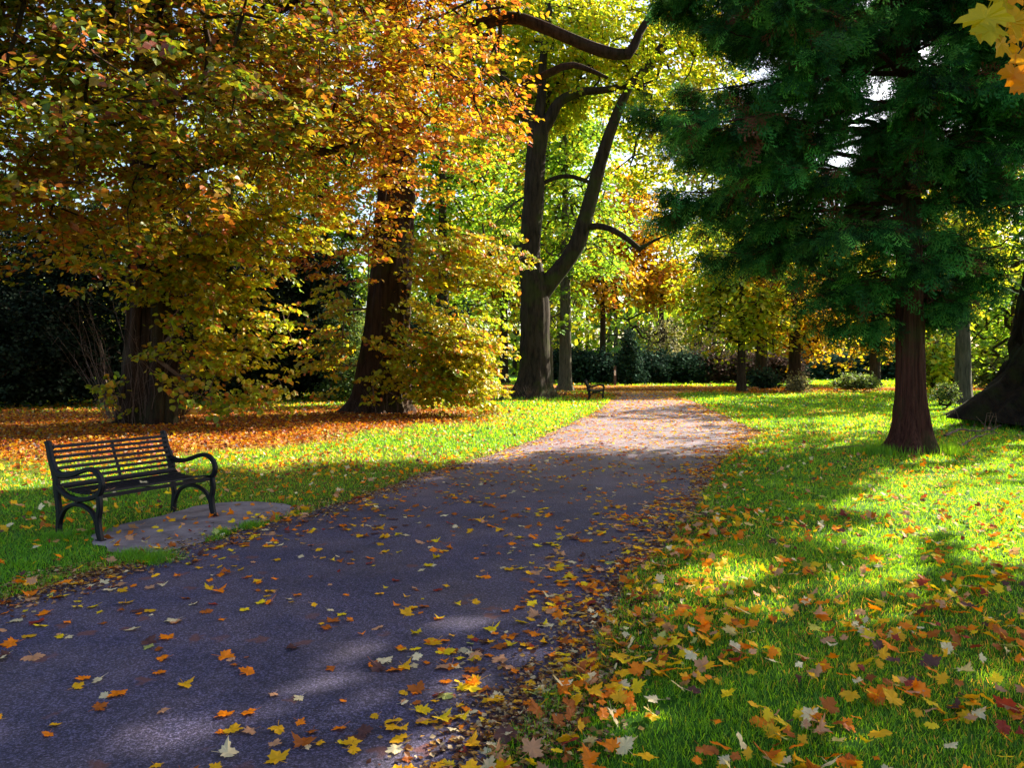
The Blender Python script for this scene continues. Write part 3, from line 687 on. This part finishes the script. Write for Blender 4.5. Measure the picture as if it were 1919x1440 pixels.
# off-frame trees to the right; their shadows fall across the lawn and path
tree('park_tree', 'tall tree beyond the right edge throwing dappled shade on the path', 'tree', (31, 33), [(31, 33, -.05, .6), (31, 33, 1, .4), (31, 33, 8, .3), (31, 33, 14, .06)], [(31, 33, 10, 5, 5, 5)], 'gold', 300, per=20, size=.8, leaf=.3, seed=51, tpl=T_DIA, gap=.1)

# ================================================================== SHRUBS, HEDGE, YEWS
def shrub(px, py, wpx, hpx, label, pal, n, name='shrub', cat='shrub', leaf=None, ry=None, group=None, mat=M_YEW, per=18, size=None, cone=False, d=None, flat=.6, droop=.1):
    if d is None: x, d = gp(px, py)
    x = (px - 960) * d / F; w = wpx * d / F / 2; h = hpx * d / F; ry = ry or w
    if cone: bl = [(x, d, h * (.12 + .17 * i), w * (1 - .18 * i), w * (1 - .18 * i), h * .14, 1.2 - .2 * i) for i in range(5)]
    else: bl = [(x, d, h * .42, w, ry, h * .46, 1), (x, d, max(.5, h * .12), w * 1.02, ry, max(.45, h * .13), .9)] + [(x + R.uniform(-.6, .6) * w, d + R.uniform(-.4, .4) * ry, h * R.uniform(.4, .78), w * .42, ry * .42, h * .24, .5) for _ in range(5)]
    sp = sample_blobs(bl, n, int(px) % 37, -.15, max(.6, w * .6), 3.0)
    root = empty(name, (x, d, 0), label=label, cat=cat, group=group)
    base = np.array([[x + R.normal(0, .12), d + R.normal(0, .12), z] for z in np.linspace(0, h * .7, 6)])
    A, B, ra, rb = grow(base, sp[::3], tip=.0004 * d, step=1)
    A = np.concatenate([A, base[:-1]]); B = np.concatenate([B, base[1:]]); ra = np.r_[ra, np.full(5, .03)]; rb = np.r_[rb, np.full(5, .03)]
    V, f = tubes(A, B, ra, rb, 4); mk('stems', V - [x, d, 0], f, M_BARK, root)
    foliage(sp, (x, d), pal, per, size or max(.3, d * .014), leaf or d * .0055, T_DIA, int(px) % 31 + 5, flat, droop, upn=.5, clump=w, var=.3).mk('foliage', mat, root, False, (x, d, 0))
    return root
# yews on the left
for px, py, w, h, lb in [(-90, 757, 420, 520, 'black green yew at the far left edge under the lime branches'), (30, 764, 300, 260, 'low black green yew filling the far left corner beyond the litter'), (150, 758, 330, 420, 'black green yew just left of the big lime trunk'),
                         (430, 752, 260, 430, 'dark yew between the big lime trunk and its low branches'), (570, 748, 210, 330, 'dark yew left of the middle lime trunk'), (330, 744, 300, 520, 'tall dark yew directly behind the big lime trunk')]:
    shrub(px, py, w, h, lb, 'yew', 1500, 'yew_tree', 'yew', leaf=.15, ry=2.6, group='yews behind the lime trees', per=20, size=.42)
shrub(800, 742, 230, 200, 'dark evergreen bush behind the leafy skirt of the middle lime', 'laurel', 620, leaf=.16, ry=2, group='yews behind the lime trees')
shrub(655, 752, 120, 190, 'yellow green bush against the yew left of the middle lime', 'shrub', 360, leaf=.15, mat=M_FAR)
# far hedge
hl = ['laurel', 'laurel', 'laurel', 'laurel', 'purple', 'purple', 'purple', 'laurel']
for i, (px, w, h, lb) in enumerate([(1065, 90, 75, 'blue green hedge shrub farthest left behind the distant bench'), (1125, 90, 66, 'dark blue green hedge shrub left of the small spruce'), (1225, 90, 62, 'dark hedge shrub right of the small spruce'),
        (1285, 80, 56, 'low dark hedge shrub under the grey bushy tree'), (1340, 90, 66, 'brown purple hedge shrub in the middle of the far hedge'), (1400, 90, 62, 'brown purple hedge shrub behind the slim straight trunk'), (1455, 80, 58, 'brown purple hedge shrub farthest right in the far hedge')]):
    shrub(px, 718, w, h, lb, hl[i], 330, 'hedge_shrub', 'hedge', ry=2.4, group='dark shrubs across the end of the lawn', leaf=.24, per=16, size=.7)
shrub(1178, 720.5, 60, 112, 'small blue green spruce standing above the far hedge', 'laurel', 480, 'spruce_tree', 'tree', cone=True, leaf=.2, per=14, size=.5)
shrub(1245, 716, 100, 140, 'grey green bushy tree with thin leaves above the far hedge', 'grey', 420, 'bushy_tree', 'tree', leaf=.17, mat=M_FAR, per=9, size=.8, ry=2.5)
shrub(1180, 714, 120, 165, 'pale bare twiggy tree behind the small spruce', 'grey', 300, 'bushy_tree', 'tree', leaf=.14, mat=M_FAR, per=5, size=.9, ry=2.5)
shrub(1320, 714, 110, 130, 'brown twiggy tree behind the far hedge', 'purple', 330, 'bushy_tree', 'tree', leaf=.15, mat=M_FAR, per=7, size=.9, ry=2.5)
for px, py, w, h, pal, lb in [(1570, 712, 90, 45, 'laurel', 'dark bush beyond the lawn right of the reddish trunk'), (1540, 708, 120, 50, 'laurel', 'distant blue green bush seen past the reddish trunk'), (1660, 712, 110, 80, 'laurel', 'dark bush behind the conifer left of its trunk'),
                              (1780, 722, 90, 80, 'purple', 'brown bush between the conifer and the pale trunk'), (1880, 728, 110, 90, 'shrub', 'light green bush behind the leaning giant')]:
    shrub(px, py, w, h, lb, pal, 260, ry=1.8, leaf=.0045 * gp(px, py)[1])
shrub(1605, 735, 84, 27, 'low pale leaved bush at the back of the right lawn', 'shrub', 240, ry=1, leaf=.11, mat=M_FAR, size=.32)
shrub(1772, 768, 44, 14, 'small straggly undergrowth at the foot of the pale trunk', 'shrub', 110, 'undergrowth', 'undergrowth', ry=.4, leaf=.06, mat=M_FAR, size=.13)
shrub(1497, 736, 26, 20, 'pale sucker clump at the foot of the reddish trunk', 'grey', 60, 'sucker_clump', 'undergrowth', ry=.4, leaf=.12, mat=M_FAR)
shrub(1430, 729, 46, 14, 'dark ivy clump round the ivy covered trunk', 'laurel', 70, 'ivy_clump', 'undergrowth', ry=.7, leaf=.2)

# far woodland closing the view: one mass
def woodland():
    acc = Acc(); n = 46000
    x = R.uniform(-95, 120, n); y = R.uniform(88, 112, n)
    top = 13 + 5 * noise(np.c_[x, y * 0], 30, 90) + 3 * noise(np.c_[x, y], 9, 91)
    gapx = np.exp(-((x - 21) / 8) ** 2); top = top * (1 - .25 * gapx)
    z = R.random(n) ** 1.15 * top; P = np.c_[x, y, z]
    V, f, c = scatter(T_DIA, P, R.normal(size=(n, 3)), R.normal(size=(n, 3)), R.uniform(.6, 1.3, n), np.where((noise(P, 14, 92) > 0)[:, None], colours('green', P, 93, 9), colours('yg', P, 94, 9)) * .8)
    acc.add(V, f, c)
    tx = R.uniform(-95, 120, 160); ty = R.uniform(88, 110, 160)
    V, f = tubes(np.c_[tx, ty, tx * 0], np.c_[tx, ty, tx * 0 + 12], np.full(160, .35), np.full(160, .15), 6)
    acc.add(V, f, (.05, .04, .03))
    acc.mk('woodland', M_FAR, kind='stuff', label='far wood of green and yellow trees closing the park', cat='wood')
woodland()

# ================================================================== BENCHES
def strip(pts, w, t, closed=False, wf=None):
    """a cast bar following pts in the (y, z) plane: w = width in that plane, t = thickness along x"""
    P = np.array(pts, float)
    P = curve(P, 7) if not closed else curve(list(P) + [P[0]], 7)
    ww = np.full(len(P), w) if wf is None else np.interp(np.linspace(0, 1, len(P)), np.linspace(0, 1, len(wf)), wf)
    T = unit(np.gradient(P, axis=0)); Nn = np.stack([-T[:, 1], T[:, 0]], 1); n = len(P)
    prof = [(-.5, -.32), (-.5, .32), (-.3, .5), (.3, .5), (.5, .32), (.5, -.32), (.3, -.5), (-.3, -.5)]; k = len(prof); V = []
    for i in range(n):
        for a, b in prof:
            q = P[i] + Nn[i] * ww[i] * b; V.append((a * t, q[0], q[1]))
    f = [(i * k + j, i * k + (j + 1) % k, (i + 1) * k + (j + 1) % k, (i + 1) * k + j) for i in range(n - 1) for j in range(k)]
    V += [(0, *P[0]), (0, *P[-1])]
    caps = [(n * k, (j + 1) % k, j) for j in range(k)] + [(n * k + 1, (n - 1) * k + j, (n - 1) * k + (j + 1) % k) for j in range(k)]
    return V, [f, caps]
def box(c, s, rx=0, bev=.003):
    import bmesh
    bm = bmesh.new(); bmesh.ops.create_cube(bm, size=1); 
    bmesh.ops.scale(bm, vec=s, verts=bm.verts); bmesh.ops.bevel(bm, geom=bm.edges[:], offset=bev, segments=2, affect='EDGES')
    bm.verts.ensure_lookup_table(); V = np.array([v.co[:] for v in bm.verts]); ca, sa = math.cos(rx), math.sin(rx)
    V = np.c_[V[:, 0], V[:, 1] * ca - V[:, 2] * sa, V[:, 1] * sa + V[:, 2] * ca] + np.array(c)
    F_ = {}
    for fc in bm.faces: F_.setdefault(len(fc.verts), []).append([v.index for v in fc.verts])
    bm.free(); return V, list(F_.values())
BL = 1.24    # length between the iron ends; local y = 0 back foot .. .6 front foot
def end_frame():
    a = Acc()
    # back post from foot to top, front leg, arm scroll, seat curve, arch
    a.add(*strip([(-.015, 0), (-.01, .10), (-.005, .20), (-.03, .33), (-.045, .43), (-.05, .50), (-.085, .60), (-.135, .70), (-.165, .80), (-.185, .835)], .05, .045, wf=[.065, .058, .055, .06, .085, .09, .085, .07, .065, .06]))
    a.add(*strip([(-.135, .70), (-.09, .61), (-.02, .562), (.08, .548), (.20, .565), (.33, .605), (.44, .630), (.54, .612), (.605, .55), (.615, .48), (.572, .412), (.47, .375), (.36, .352), (.24, .345), (.12, .365), (.02, .41), (-.045, .455)], .036, .045,
                  wf=[.03, .04, .055, .05, .042, .040, .042, .046, .05, .05, .048, .044, .042, .042, .042, .046, .06]))
    a.add(*strip([(.565, .42), (.582, .36), (.585, .28), (.565, .20), (.572, .10), (.60, .02), (.60, 0)], .05, .045, wf=[.045, .056, .052, .058, .065, .055, .065]))
    a.add(*strip([(-.005, .07), (.02, .15), (.08, .235), (.18, .285), (.285, .30), (.39, .285), (.49, .235), (.55, .15), (.575, .07)], .036, .042))
    a.add(*strip([(.285, .30), (.285, .35)], .022, .035)); a.add(*strip([(.262, .325), (.285, .325), (.308, .325)], .034, .048, wf=[.012, .036, .012]))
    a.add(*strip([(-.20, .83), (-.185, .845), (-.165, .83)], .03, .05))
    a.add(*box((0, .60, .008), (.055, .085, .016))); a.add(*box((0, -.01, .008), (.055, .085, .016)))
    return a.out()
def make_bench(name, loc, rz, label):
    root = empty(name, loc, rz, label=label, cat='bench', group='black slatted park benches')
    me = mesh_data('end_frame', *end_frame(), M_IRON)
    for s in (-.5, .5):
        o = link('end_frame', me, root); o.location = (s * BL, 0, 0)
    # backrest slats follow the post, seat slats follow a shallow dip
    bk = [(-.008, .455), (-.022, .505), (-.042, .555), (-.066, .605), (-.088, .655), (-.108, .705), (-.124, .755), (-.138, .800)]
    for i, (y, z) in enumerate(bk):
        V, f = box((0, y + .008, z), (BL - .03, .014, .030), rx=.32)
        mk('backrest_slat', V, f, M_SLAT, root)
    st = [(.045, .425), (.105, .405), (.165, .394), (.225, .388), (.285, .386), (.345, .388), (.405, .394), (.465, .402), (.525, .408)]
    for i, (y, z) in enumerate(st):
        V, f = box((0, y, z + .012), (BL - .03, .040, .016), rx=(i - 4) * .04)
        mk('seat_slat', V, f, M_SLAT, root)
    V, f = box((0, .572, .392), (BL - .04, .016, .034)); mk('front_rail', V, f, M_SLAT, root)
    a = Acc(); a.add(*strip([(-.006, .42), (-.028, .50), (-.075, .61), (-.115, .70), (-.148, .80)], .006, .03))
    a.add(*strip([(0, .425), (.10, .39), (.285, .374), (.46, .388), (.56, .385)], .008, .03))
    a.mk('middle_strap', M_IRON, root)
    return root
bc = np.array([-3.637, 7.52]); ud = unit(np.array([.47, .885])); rz = math.atan2(ud[1], ud[0])
# local +x runs along the bench away from the camera; local +y must face the path -> use the mirrored heading
bz = rz + math.pi
def bench_pt(x, y, loc, a):
    return (loc[0] + x * math.cos(a) - y * math.sin(a), loc[1] + x * math.sin(a) + y * math.cos(a))
off = bench_pt(0, .29, (0, 0), bz)
BLOC = (bc[0] - off[0], bc[1] - off[1], .006)
make_bench('park_bench', BLOC, bz, 'black iron and slat bench at the left on the concrete pad')
fx, fy = gp(1121, 750)
make_bench('park_bench', (fx - .3, fy + .5, 0), math.radians(-98), 'distant black bench beside the far bend of the path')

# posts
def wood_post(px, py, h, w, label, sign=False):
    x, y = gp(px, py); root = empty('post', (x, y, 0), label=label, cat='post')
    V, f = box((0, 0, h / 2 - .05), (w, w, h + .1), bev=.02); mk('post_shaft', V, f, M_POST, root)
    V, f = box((0, 0, h + .015), (w * 1.12, w * 1.12, .03), bev=.01); mk('post_cap', V, f, M_POST, root)
    if sign:
        V, f = box((-.01, -w * .5 - .012, h * .66), (.12, .02, .36)); mk('notice_plate', V, f, M_WHITE, root)
wood_post(1153, 723, 1.32, .17, 'tall wooden post with a pale notice on the far lawn', True)
wood_post(1509, 728, .86, .10, 'short dark wooden post right of the reddish trunk')

# fallen branch near the conifer
def fallen_branch(pts, r, label, seed):
    x, y = gp(*pts[0]); root = None; rr = np.random.default_rng(seed); A = []; B = []; ra = []; rb = []
    P = [np.array([*gp(*p), .05 + .05 * (i % 2)]) for i, p in enumerate(pts)]
    P, Rr = resample(P, np.linspace(r, r * .3, len(P)), .12); P = P + rr.normal(0, .012, P.shape)
    for i in range(len(P) - 1):
        A.append(P[i]); B.append(P[i + 1]); ra.append(Rr[i]); rb.append(Rr[i + 1])
        if rr.random() < .5:
            q = P[i] + rr.normal(0, .16, 3) + [0, 0, .12]; A.append(P[i]); B.append(q); ra.append(r * .35); rb.append(r * .15)
            if rr.random() < .6: A.append(q); B.append(q + rr.normal(0, .12, 3)); ra.append(r * .2); rb.append(r * .1)
    V, f = tubes(A, B, np.array(ra), np.array(rb), 5)
    mk('fallen_branch', V - P[0] * [1, 1, 0], f, M_TWIG, None, label=label, cat='branch', group='fallen twigs by the conifer').location = (P[0][0], P[0][1], 0)
fallen_branch([(1768, 822), (1800, 815), (1845, 812), (1890, 800)], .028, 'long fallen branch lying before the leaning giant', 3)
fallen_branch([(1800, 842), (1830, 828), (1870, 815)], .02, 'short crooked fallen branch right of the conifer foot', 4)
fallen_branch([(1640, 842), (1600, 846), (1560, 843)], .014, 'thin dead twig in the grass left of the conifer foot', 5)

# ================================================================== GRASS
def in_view(P, m=1.0):
    x = np.abs(P[:, 0]); return (x < .70 * P[:, 1] + m) | ((x < .92 * P[:, 1] + m + 1.5) & (R.random(len(P)) < .45))
TRUNKS = [(x1, y1, 1.0), (x2, y2, 1.0), (x3, y3, .8), (*gp(1710, 847), .55), (13.5, 19.6, 2.3)]
def grass():
    acc = Acc()
    bands = [(2.2, 4.5, 6400, .0030, .046), (4.5, 7, 3900, .0044, .048), (7, 11, 1600, .0080, .056), (11, 17, 620, .014, .07), (17, 27, 240, .026, .08), (27, 46, 80, .05, .10), (46, 75, 22, .10, .14)]
    for y0, y1_, dens, w, h in bands:
        xm = .92 * y1_ + 2.5; n = int((y1_ - y0) * 2 * xm * dens)
        P = np.c_[R.uniform(-xm, xm, n), R.uniform(y0, y1_, n)]
        P = P[in_view(P)]
        ed = edge_dist(P) if y0 < 27 else np.full(len(P), 9.)
        ok = ~inside(P) | (ed < .035) ; ok &= ~inside(P, PAD)
        for a, b, r in TRUNKS: ok &= (P[:, 0] - a) ** 2 + (P[:, 1] - b) ** 2 > (r * .8) ** 2
        li = litter(P); ok &= R.random(len(P)) > li * 1.25
        patch = noise(P, 1.3, 41) * .5 + noise(P, .35, 42) * .5
        ok &= (patch > -.75) | (R.random(len(P)) < .4)
        P = P[ok]; patch = patch[ok]; ed = ed[ok]; n = len(P)
        hh = h * R.uniform(.5, 1.25, n) * (1 + .40 * patch) * (1 + .5 * np.exp(-(ed / .10) ** 2) * (y0 < 12))
        ww = w * R.uniform(.7, 1.3, n)
        a = R.uniform(0, 6.28, n); b = R.uniform(0, 6.28, n); ln = R.uniform(.15, 1.15, n)
        side = np.c_[np.cos(a), np.sin(a), np.zeros(n)] * ww[:, None] / 2
        lean = np.c_[np.cos(b) * ln, np.sin(b) * ln, np.ones(n)]; lean = lean / np.linalg.norm(lean, axis=1)[:, None]
        lean[:, 2] *= R.uniform(.7, 1, n)
        B0 = np.c_[P, np.full(n, .0)]; tip = B0 + lean * hh[:, None]
        big = noise(P, 3.5, 43)
        cg = np.array([(.050, .30, .005), (.090, .42, .007), (.028, .20, .008), (.18, .40, .012), (.40, .36, .08)])
        pi = np.searchsorted([.38, .68, .90, .975], np.clip(R.random(n) + .12 * big, 0, .999))
        cc = cg[pi] * np.exp(R.normal(0, .22, (n, 1)))
        if y0 < 7:
            mid_ = B0 + lean * hh[:, None] * .5 + [0, 0, .006]; tip = tip - np.c_[np.zeros((n, 2)), hh * ln * .18]
            V = np.stack([B0 - side, B0 + side, mid_ + side * .8, tip, mid_ - side * .8], 1).reshape(-1, 3)
            o = (np.arange(n) * 5)[:, None]
            acc.add(V, [np.array([[0, 1, 2, 4]]) + o, np.array([[4, 2, 3]]) + o], np.repeat(cc, 5, 0))
        else:
            V = np.stack([B0 - side, B0 + side, tip], 1).reshape(-1, 3); o = (np.arange(n) * 3)[:, None]
            acc.add(V, [np.array([[0, 1, 2]]) + o], np.repeat(cc, 3, 0))
    # tufts creeping onto the pad edge
    tu = []
    for px, py, r, k in [(470, 990, .10, 500), (415, 1003, .07, 300), (295, 1052, .16, 900), (250, 1045, .14, 700), (110, 1010, .12, 500), (180, 1000, .12, 400), (1640, 852, .3, 900), (1770, 850, .3, 900)]:
        c = gp(px, py); q = R.normal(0, r * .5, (k, 2)) + c; tu.append(q)
    for cx, cy, r_, k in [(13.9, 19.6, 2.25, 2600), (*gp(1710, 847), .62, 900), (x3, y3 - .2, 1.35, 1100)]:      # longer grass round the trunk feet
        t = R.uniform(0, 6.28, k); rr = r_ + R.normal(0, .14, k) + .25 * np.sin(t * 5); tu.append(np.c_[cx + rr * np.cos(t), cy + rr * np.sin(t)])
    P = np.concatenate(tu); n = len(P); a = R.uniform(0, 6.28, n); side = np.c_[np.cos(a), np.sin(a), a * 0] * (.0035 * np.maximum(1, P[:, 1:2] / 7))
    B0 = np.c_[P, a * 0]; tip = B0 + np.c_[R.normal(0, .03, (n, 2)), R.uniform(.03, .11, n) * np.where(P[:, 1] > 12, 1.9, .8)]
    V = np.stack([B0 - side, B0 + side, tip], 1).reshape(-1, 3); o = (np.arange(n) * 3)[:, None]
    acc.add(V, [np.array([[0, 1, 2]]) + o], np.repeat(np.array([[.045, .26, .006]]) * np.exp(R.normal(0, .3, (n, 1))), 3, 0))
    acc.mk('grass', M_GRASS, kind='stuff', label='short green grass of the lawns on both sides of the path', cat='grass')
grass()

# ================================================================== FALLEN LEAVES
LC_COL = {'golden yellow': (.85, .44, .008), 'orange': (.88, .23, .002), 'rusty brown': (.42, .11, .012), 'cream': (.80, .66, .38), 'pinkish tan': (.60, .30, .15), 'deep red': (.30, .035, .02), 'dark brown': (.11, .045, .04), 'pale green': (.42, .44, .12), 'bright yellow': (.88, .62, .01)}
LNAMES = list(LC_COL); LW = np.array([6.0, 5.6, 3.6, 2.4, 3.0, 1.1, 1.2, .35, 3.2]); LW = LW / LW.sum()
LARR = np.array([LC_COL[k] for k in LNAMES])
def leaf_density(P, path, ed):
    """maple leaves per square metre"""
    x, y = P[:, 0], P[:, 1]
    n = np.clip(1 + .9 * noise(P, 1.1, 71) + .5 * noise(P, .45, 72), .15, 3)
    side = x - np.interp(y, RC[:, 1], RC[:, 0])          # >0 on the right lawn (near part)
    near_r = np.exp(-(edge_dist(P, RC[::2]) / .55) ** 2); near_l = np.exp(-(edge_dist(P, LC[::2]) / .30) ** 2)
    dp = 28 + 135 * near_r + 75 * near_l + 26 * np.clip((y - 6) / 8, 0, 1) + 40 * np.clip((y - 26) / 10, 0, 1) + 150 * np.clip((y - 38) / 4, 0, 1)
    lawn_r = (40 + 135 * np.exp(-(y - 2.9) / 2.0)) * np.where(y < 7.5, 1, np.exp(-(y - 7.5) / 6)) + 3 + 26 * near_r
    lawn_l = 26 + 30 * near_l + 18 * np.clip((y - 9) / 4, 0, 1) * np.clip(1 - (x + 6) / 5, .0, 1) - 12 * np.clip((y - 11) / 3, 0, 1) * np.clip((x + 5) / 2, 0, 1)
    dl = np.where(side > 0, lawn_r, lawn_l)
    return np.where(path, dp, dl) * n, side
cand = []
for y0, y1_ in [(2.4, 7), (7, 14), (14, 24), (24, 41), (41, 57)]:
    xm = .92 * y1_ + 2.5; mx = 230; n = int((y1_ - y0) * 2 * xm * mx)
    P = np.c_[R.uniform(-xm, xm, n), R.uniform(y0, y1_, n)]; P = P[in_view(P, .6)]
    pth = inside(P); ed = edge_dist(P); dn, side = leaf_density(P, pth, ed)
    dn = dn + 175 * litter(P) ** 1.5 * (~pth) * (P[:, 1] > 9)
    fac = 1.0 if y0 < 24 else .55
    k = R.random(len(P)) < dn * fac / mx
    cand.append(np.c_[P[k], pth[k], side[k]])
cand = np.concatenate(cand)
P = cand[:, :2]; n = len(P); onpath = cand[:, 2] > .5; sd_ = cand[:, 3]
size = R.uniform(.048, .113, n) * np.where(P[:, 1] < 5, 1.06, 1) * np.where(P[:, 1] > 9, .82, 1) * np.where(P[:, 1] > 24, 1.35, 1)
size = np.where(R.random(n) < .25, size * .6, size)
hue = R.choice(len(LNAMES), n, p=LW)
lit_ = litter(P)
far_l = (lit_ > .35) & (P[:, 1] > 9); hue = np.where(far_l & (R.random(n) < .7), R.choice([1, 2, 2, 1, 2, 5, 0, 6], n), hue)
yaw = R.uniform(0, 6.28, n)
tilt = np.where(onpath, .15, .5)[:, None]
T = np.c_[np.cos(yaw), np.sin(yaw), np.zeros(n)] + np.c_[np.zeros((n, 2)), R.normal(0, 1, n) * tilt[:, 0]]
N = np.c_[R.normal(0, 1, (n, 2)) * tilt, np.ones(n)]
z = np.where(onpath, .012, R.uniform(.022, .055, n)); z = np.where(inside(P, PAD), .022, z)
z = z + np.where(far_l, R.uniform(0, .03, n), 0)
P3 = np.c_[P, z]
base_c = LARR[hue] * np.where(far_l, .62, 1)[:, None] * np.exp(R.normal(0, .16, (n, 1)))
vis = (np.abs(P[:, 0]) < .66 * P[:, 1] - .02) & (H * F / P[:, 1] + HY < 1436)
score = size / P[:, 1] ** 1.5 * vis
ind = np.argsort(-score)[:300]; indm = np.zeros(n, bool); indm[ind] = True
acc = Acc(); rest = ~indm
# crumbled brown bits caught along the path edges and in the carpet
nb = 26000; e_ = np.concatenate([LC, RC]); e_ = e_[(e_[:, 1] > 2.3) & (e_[:, 1] < 30)]
ii = R.integers(0, len(e_) - 1, nb); Q = e_[ii] + R.normal(0, .17, (nb, 2)) * np.array([1, 1.0]) + (e_[np.minimum(ii + 1, len(e_) - 1)] - e_[ii]) * R.random((nb, 1)) * (np.linalg.norm(e_[np.minimum(ii + 1, len(e_) - 1)] - e_[ii], axis=1)[:, None] < 1.5)
V, f, c = scatter(T_DIA, np.c_[Q, np.full(nb, .014)], np.c_[R.normal(size=(nb, 2)), R.normal(0, .2, nb)], np.c_[R.normal(0, .35, (nb, 2)), np.ones(nb)], R.uniform(.012, .042, nb),
    np.array([(.10, .035, .02), (.22, .08, .02), (.05, .025, .018), (.40, .22, .05), (.45, .33, .18)])[R.integers(0, 5, nb)] * np.exp(R.normal(0, .2, (nb, 1)))); acc.add(V, f, c)
for v in range(8):
    k = rest & (np.arange(n) % 8 == v) & (P[:, 1] < 11)
    V, f, c = scatter(MAPLES[v], P3[k], T[k], N[k], size[k], base_c[k]); acc.add(V, f, c)
T_SMALL = (np.array([(0, -.45, 0), (.22, -.30, .05), (.48, .06, .10), (.18, .14, .03), (0, .58, .08), (-.18, .14, .0), (-.48, .06, .12), (-.22, -.30, .05)]), [[(0, 1, 2, 3), (0, 3, 4, 5), (0, 5, 6, 7)]])
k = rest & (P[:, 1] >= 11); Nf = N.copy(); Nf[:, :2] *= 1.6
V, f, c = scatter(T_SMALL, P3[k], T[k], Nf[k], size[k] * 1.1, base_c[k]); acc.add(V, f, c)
acc.mk('fallen_leaves', M_FALL, kind='stuff', label='countless fallen autumn leaves over path and lawns', cat='leaves')
# the nearest ones are objects of their own
ORD = 'leftmost second third fourth fifth sixth seventh eighth ninth tenth eleventh twelfth thirteenth fourteenth fifteenth sixteenth seventeenth eighteenth nineteenth twentieth'.split()
py = H * F / P[:, 1] + HY; px = P[:, 0] * F / P[:, 1] + 960
mesh_c = {}; buckets = {}
for i in ind:
    row = 'along the bottom edge' if py[i] > 1330 else ('in the second band up' if py[i] > 1220 else 'above the second band')
    sz = 'small' if size[i] < .075 else 'large' if size[i] > .1 else 'medium'
    buckets.setdefault((sz, LNAMES[hue[i]], 'path' if onpath[i] else 'grass', row), []).append(i)
from mathutils import Matrix
for (sz, cn, srf, row), lst in buckets.items():
    lst.sort(key=lambda i: px[i])
    for j, i in enumerate(lst):
        v = int(i) % 8
        if (v, cn) not in mesh_c:
            V, f = MAPLES[v]; cc = np.array(LC_COL[cn]) * np.exp(R.normal(0, .12, (len(V), 1)))
            mesh_c[(v, cn)] = mesh_data('maple_leaf', V, f, M_FALL, cc)
        o = link('fallen_maple_leaf', mesh_c[(v, cn)])
        t = unit(T[i]); nn = unit(N[i] - (N[i] @ t) * t); rr = np.cross(t, nn); s = size[i]
        o.matrix_world = Matrix(((rr[0] * s, t[0] * s, nn[0] * s, P3[i][0]), (rr[1] * s, t[1] * s, nn[1] * s, P3[i][1]), (rr[2] * s, t[2] * s, nn[2] * s, P3[i][2]), (0, 0, 0, 1)))
        pos = '' if len(lst) == 1 else (', leftmost' if j == 0 else f', {ORD[min(j, 19)]} from left')
        tag(o, f'{sz} {cn} leaf on the {srf}{pos} {row}', 'leaf', 'fallen maple leaves nearest the viewer')
# leaves resting on the bench
for (x, y, z_, cn, lb) in [(.50, .33, .418, 'golden yellow', 'golden leaf on the bench seat close to the near armrest'), (.43, .45, .428, 'pinkish tan', 'tan leaf on the bench seat just right of the golden one'), (-.02, .30, .418, 'cream', 'pale leaf in the middle of the bench seat')]:
    w = bench_pt(x, y, BLOC, bz); V, f = MAPLES[2]
    o = link('fallen_maple_leaf', mesh_data('maple_leaf', V, f, M_FALL, np.array(LC_COL[cn]) * np.ones((len(V), 1))), label=lb, cat='leaf'); o.location = (w[0], w[1], z_); o.scale = (.095,) * 3; o.rotation_euler = (.1, .1, x * 9)

# ================================================================== LIGHT, SKY, CAMERA
SUN_AZ, SUN_EL = 53.0, 31.0          # degrees right of the view direction, degrees up
sc = bpy.context.scene
w = bpy.data.worlds.new('World'); sc.world = w; w.use_nodes = True; nt = w.node_tree; nt.nodes.clear()
sky = nt.nodes.new('ShaderNodeTexSky'); sky.sky_type = 'NISHITA'; sky.sun_disc = False
sky.sun_elevation = math.radians(SUN_EL); sky.sun_rotation = math.radians(SUN_AZ)
sky.air_density = 1.0; sky.dust_density = 2.2; sky.ozone_density = 1.0
bg = nt.nodes.new('ShaderNodeBackground'); bg.inputs[1].default_value = .075
wo = nt.nodes.new('ShaderNodeOutputWorld'); nt.links.new(sky.outputs[0], bg.inputs[0]); nt.links.new(bg.outputs[0], wo.inputs[0])
ld = bpy.data.lights.new('sun', 'SUN'); ld.energy = 5.0; ld.angle = math.radians(.5); ld.color = (1, .90, .74)
lo = bpy.data.objects.new('sun', ld); C.objects.link(lo)
from mathutils import Vector
az, el = math.radians(SUN_AZ), math.radians(SUN_EL)
sv = Vector((math.sin(az) * math.cos(el), math.cos(az) * math.cos(el), math.sin(el)))
lo.rotation_euler = sv.to_track_quat('Z', 'Y').to_euler()
cd = bpy.data.cameras.new('camera'); cam = bpy.data.objects.new('camera', cd); C.objects.link(cam)
cam.location = (0, 0, H); cam.rotation_euler = (math.radians(90), 0, 0)
cd.sensor_width = 36; cd.sensor_fit = 'HORIZONTAL'; cd.lens = 36 * F / 1919.0; cd.shift_y = -(720 - HY) / 1919.0
cd.clip_end = 3000; cd.clip_start = .05
sc.camera = cam
sc.view_settings.view_transform = 'Standard'; sc.view_settings.look = 'None'; sc.view_settings.gamma = 1
sc.view_settings.exposure = 2.05
cy = sc.cycles
cy.max_bounces = 6; cy.diffuse_bounces = 3; cy.glossy_bounces = 2; cy.transmission_bounces = 4; cy.transparent_max_bounces = 4
cy.use_denoising = True; cy.sample_clamp_indirect = 6
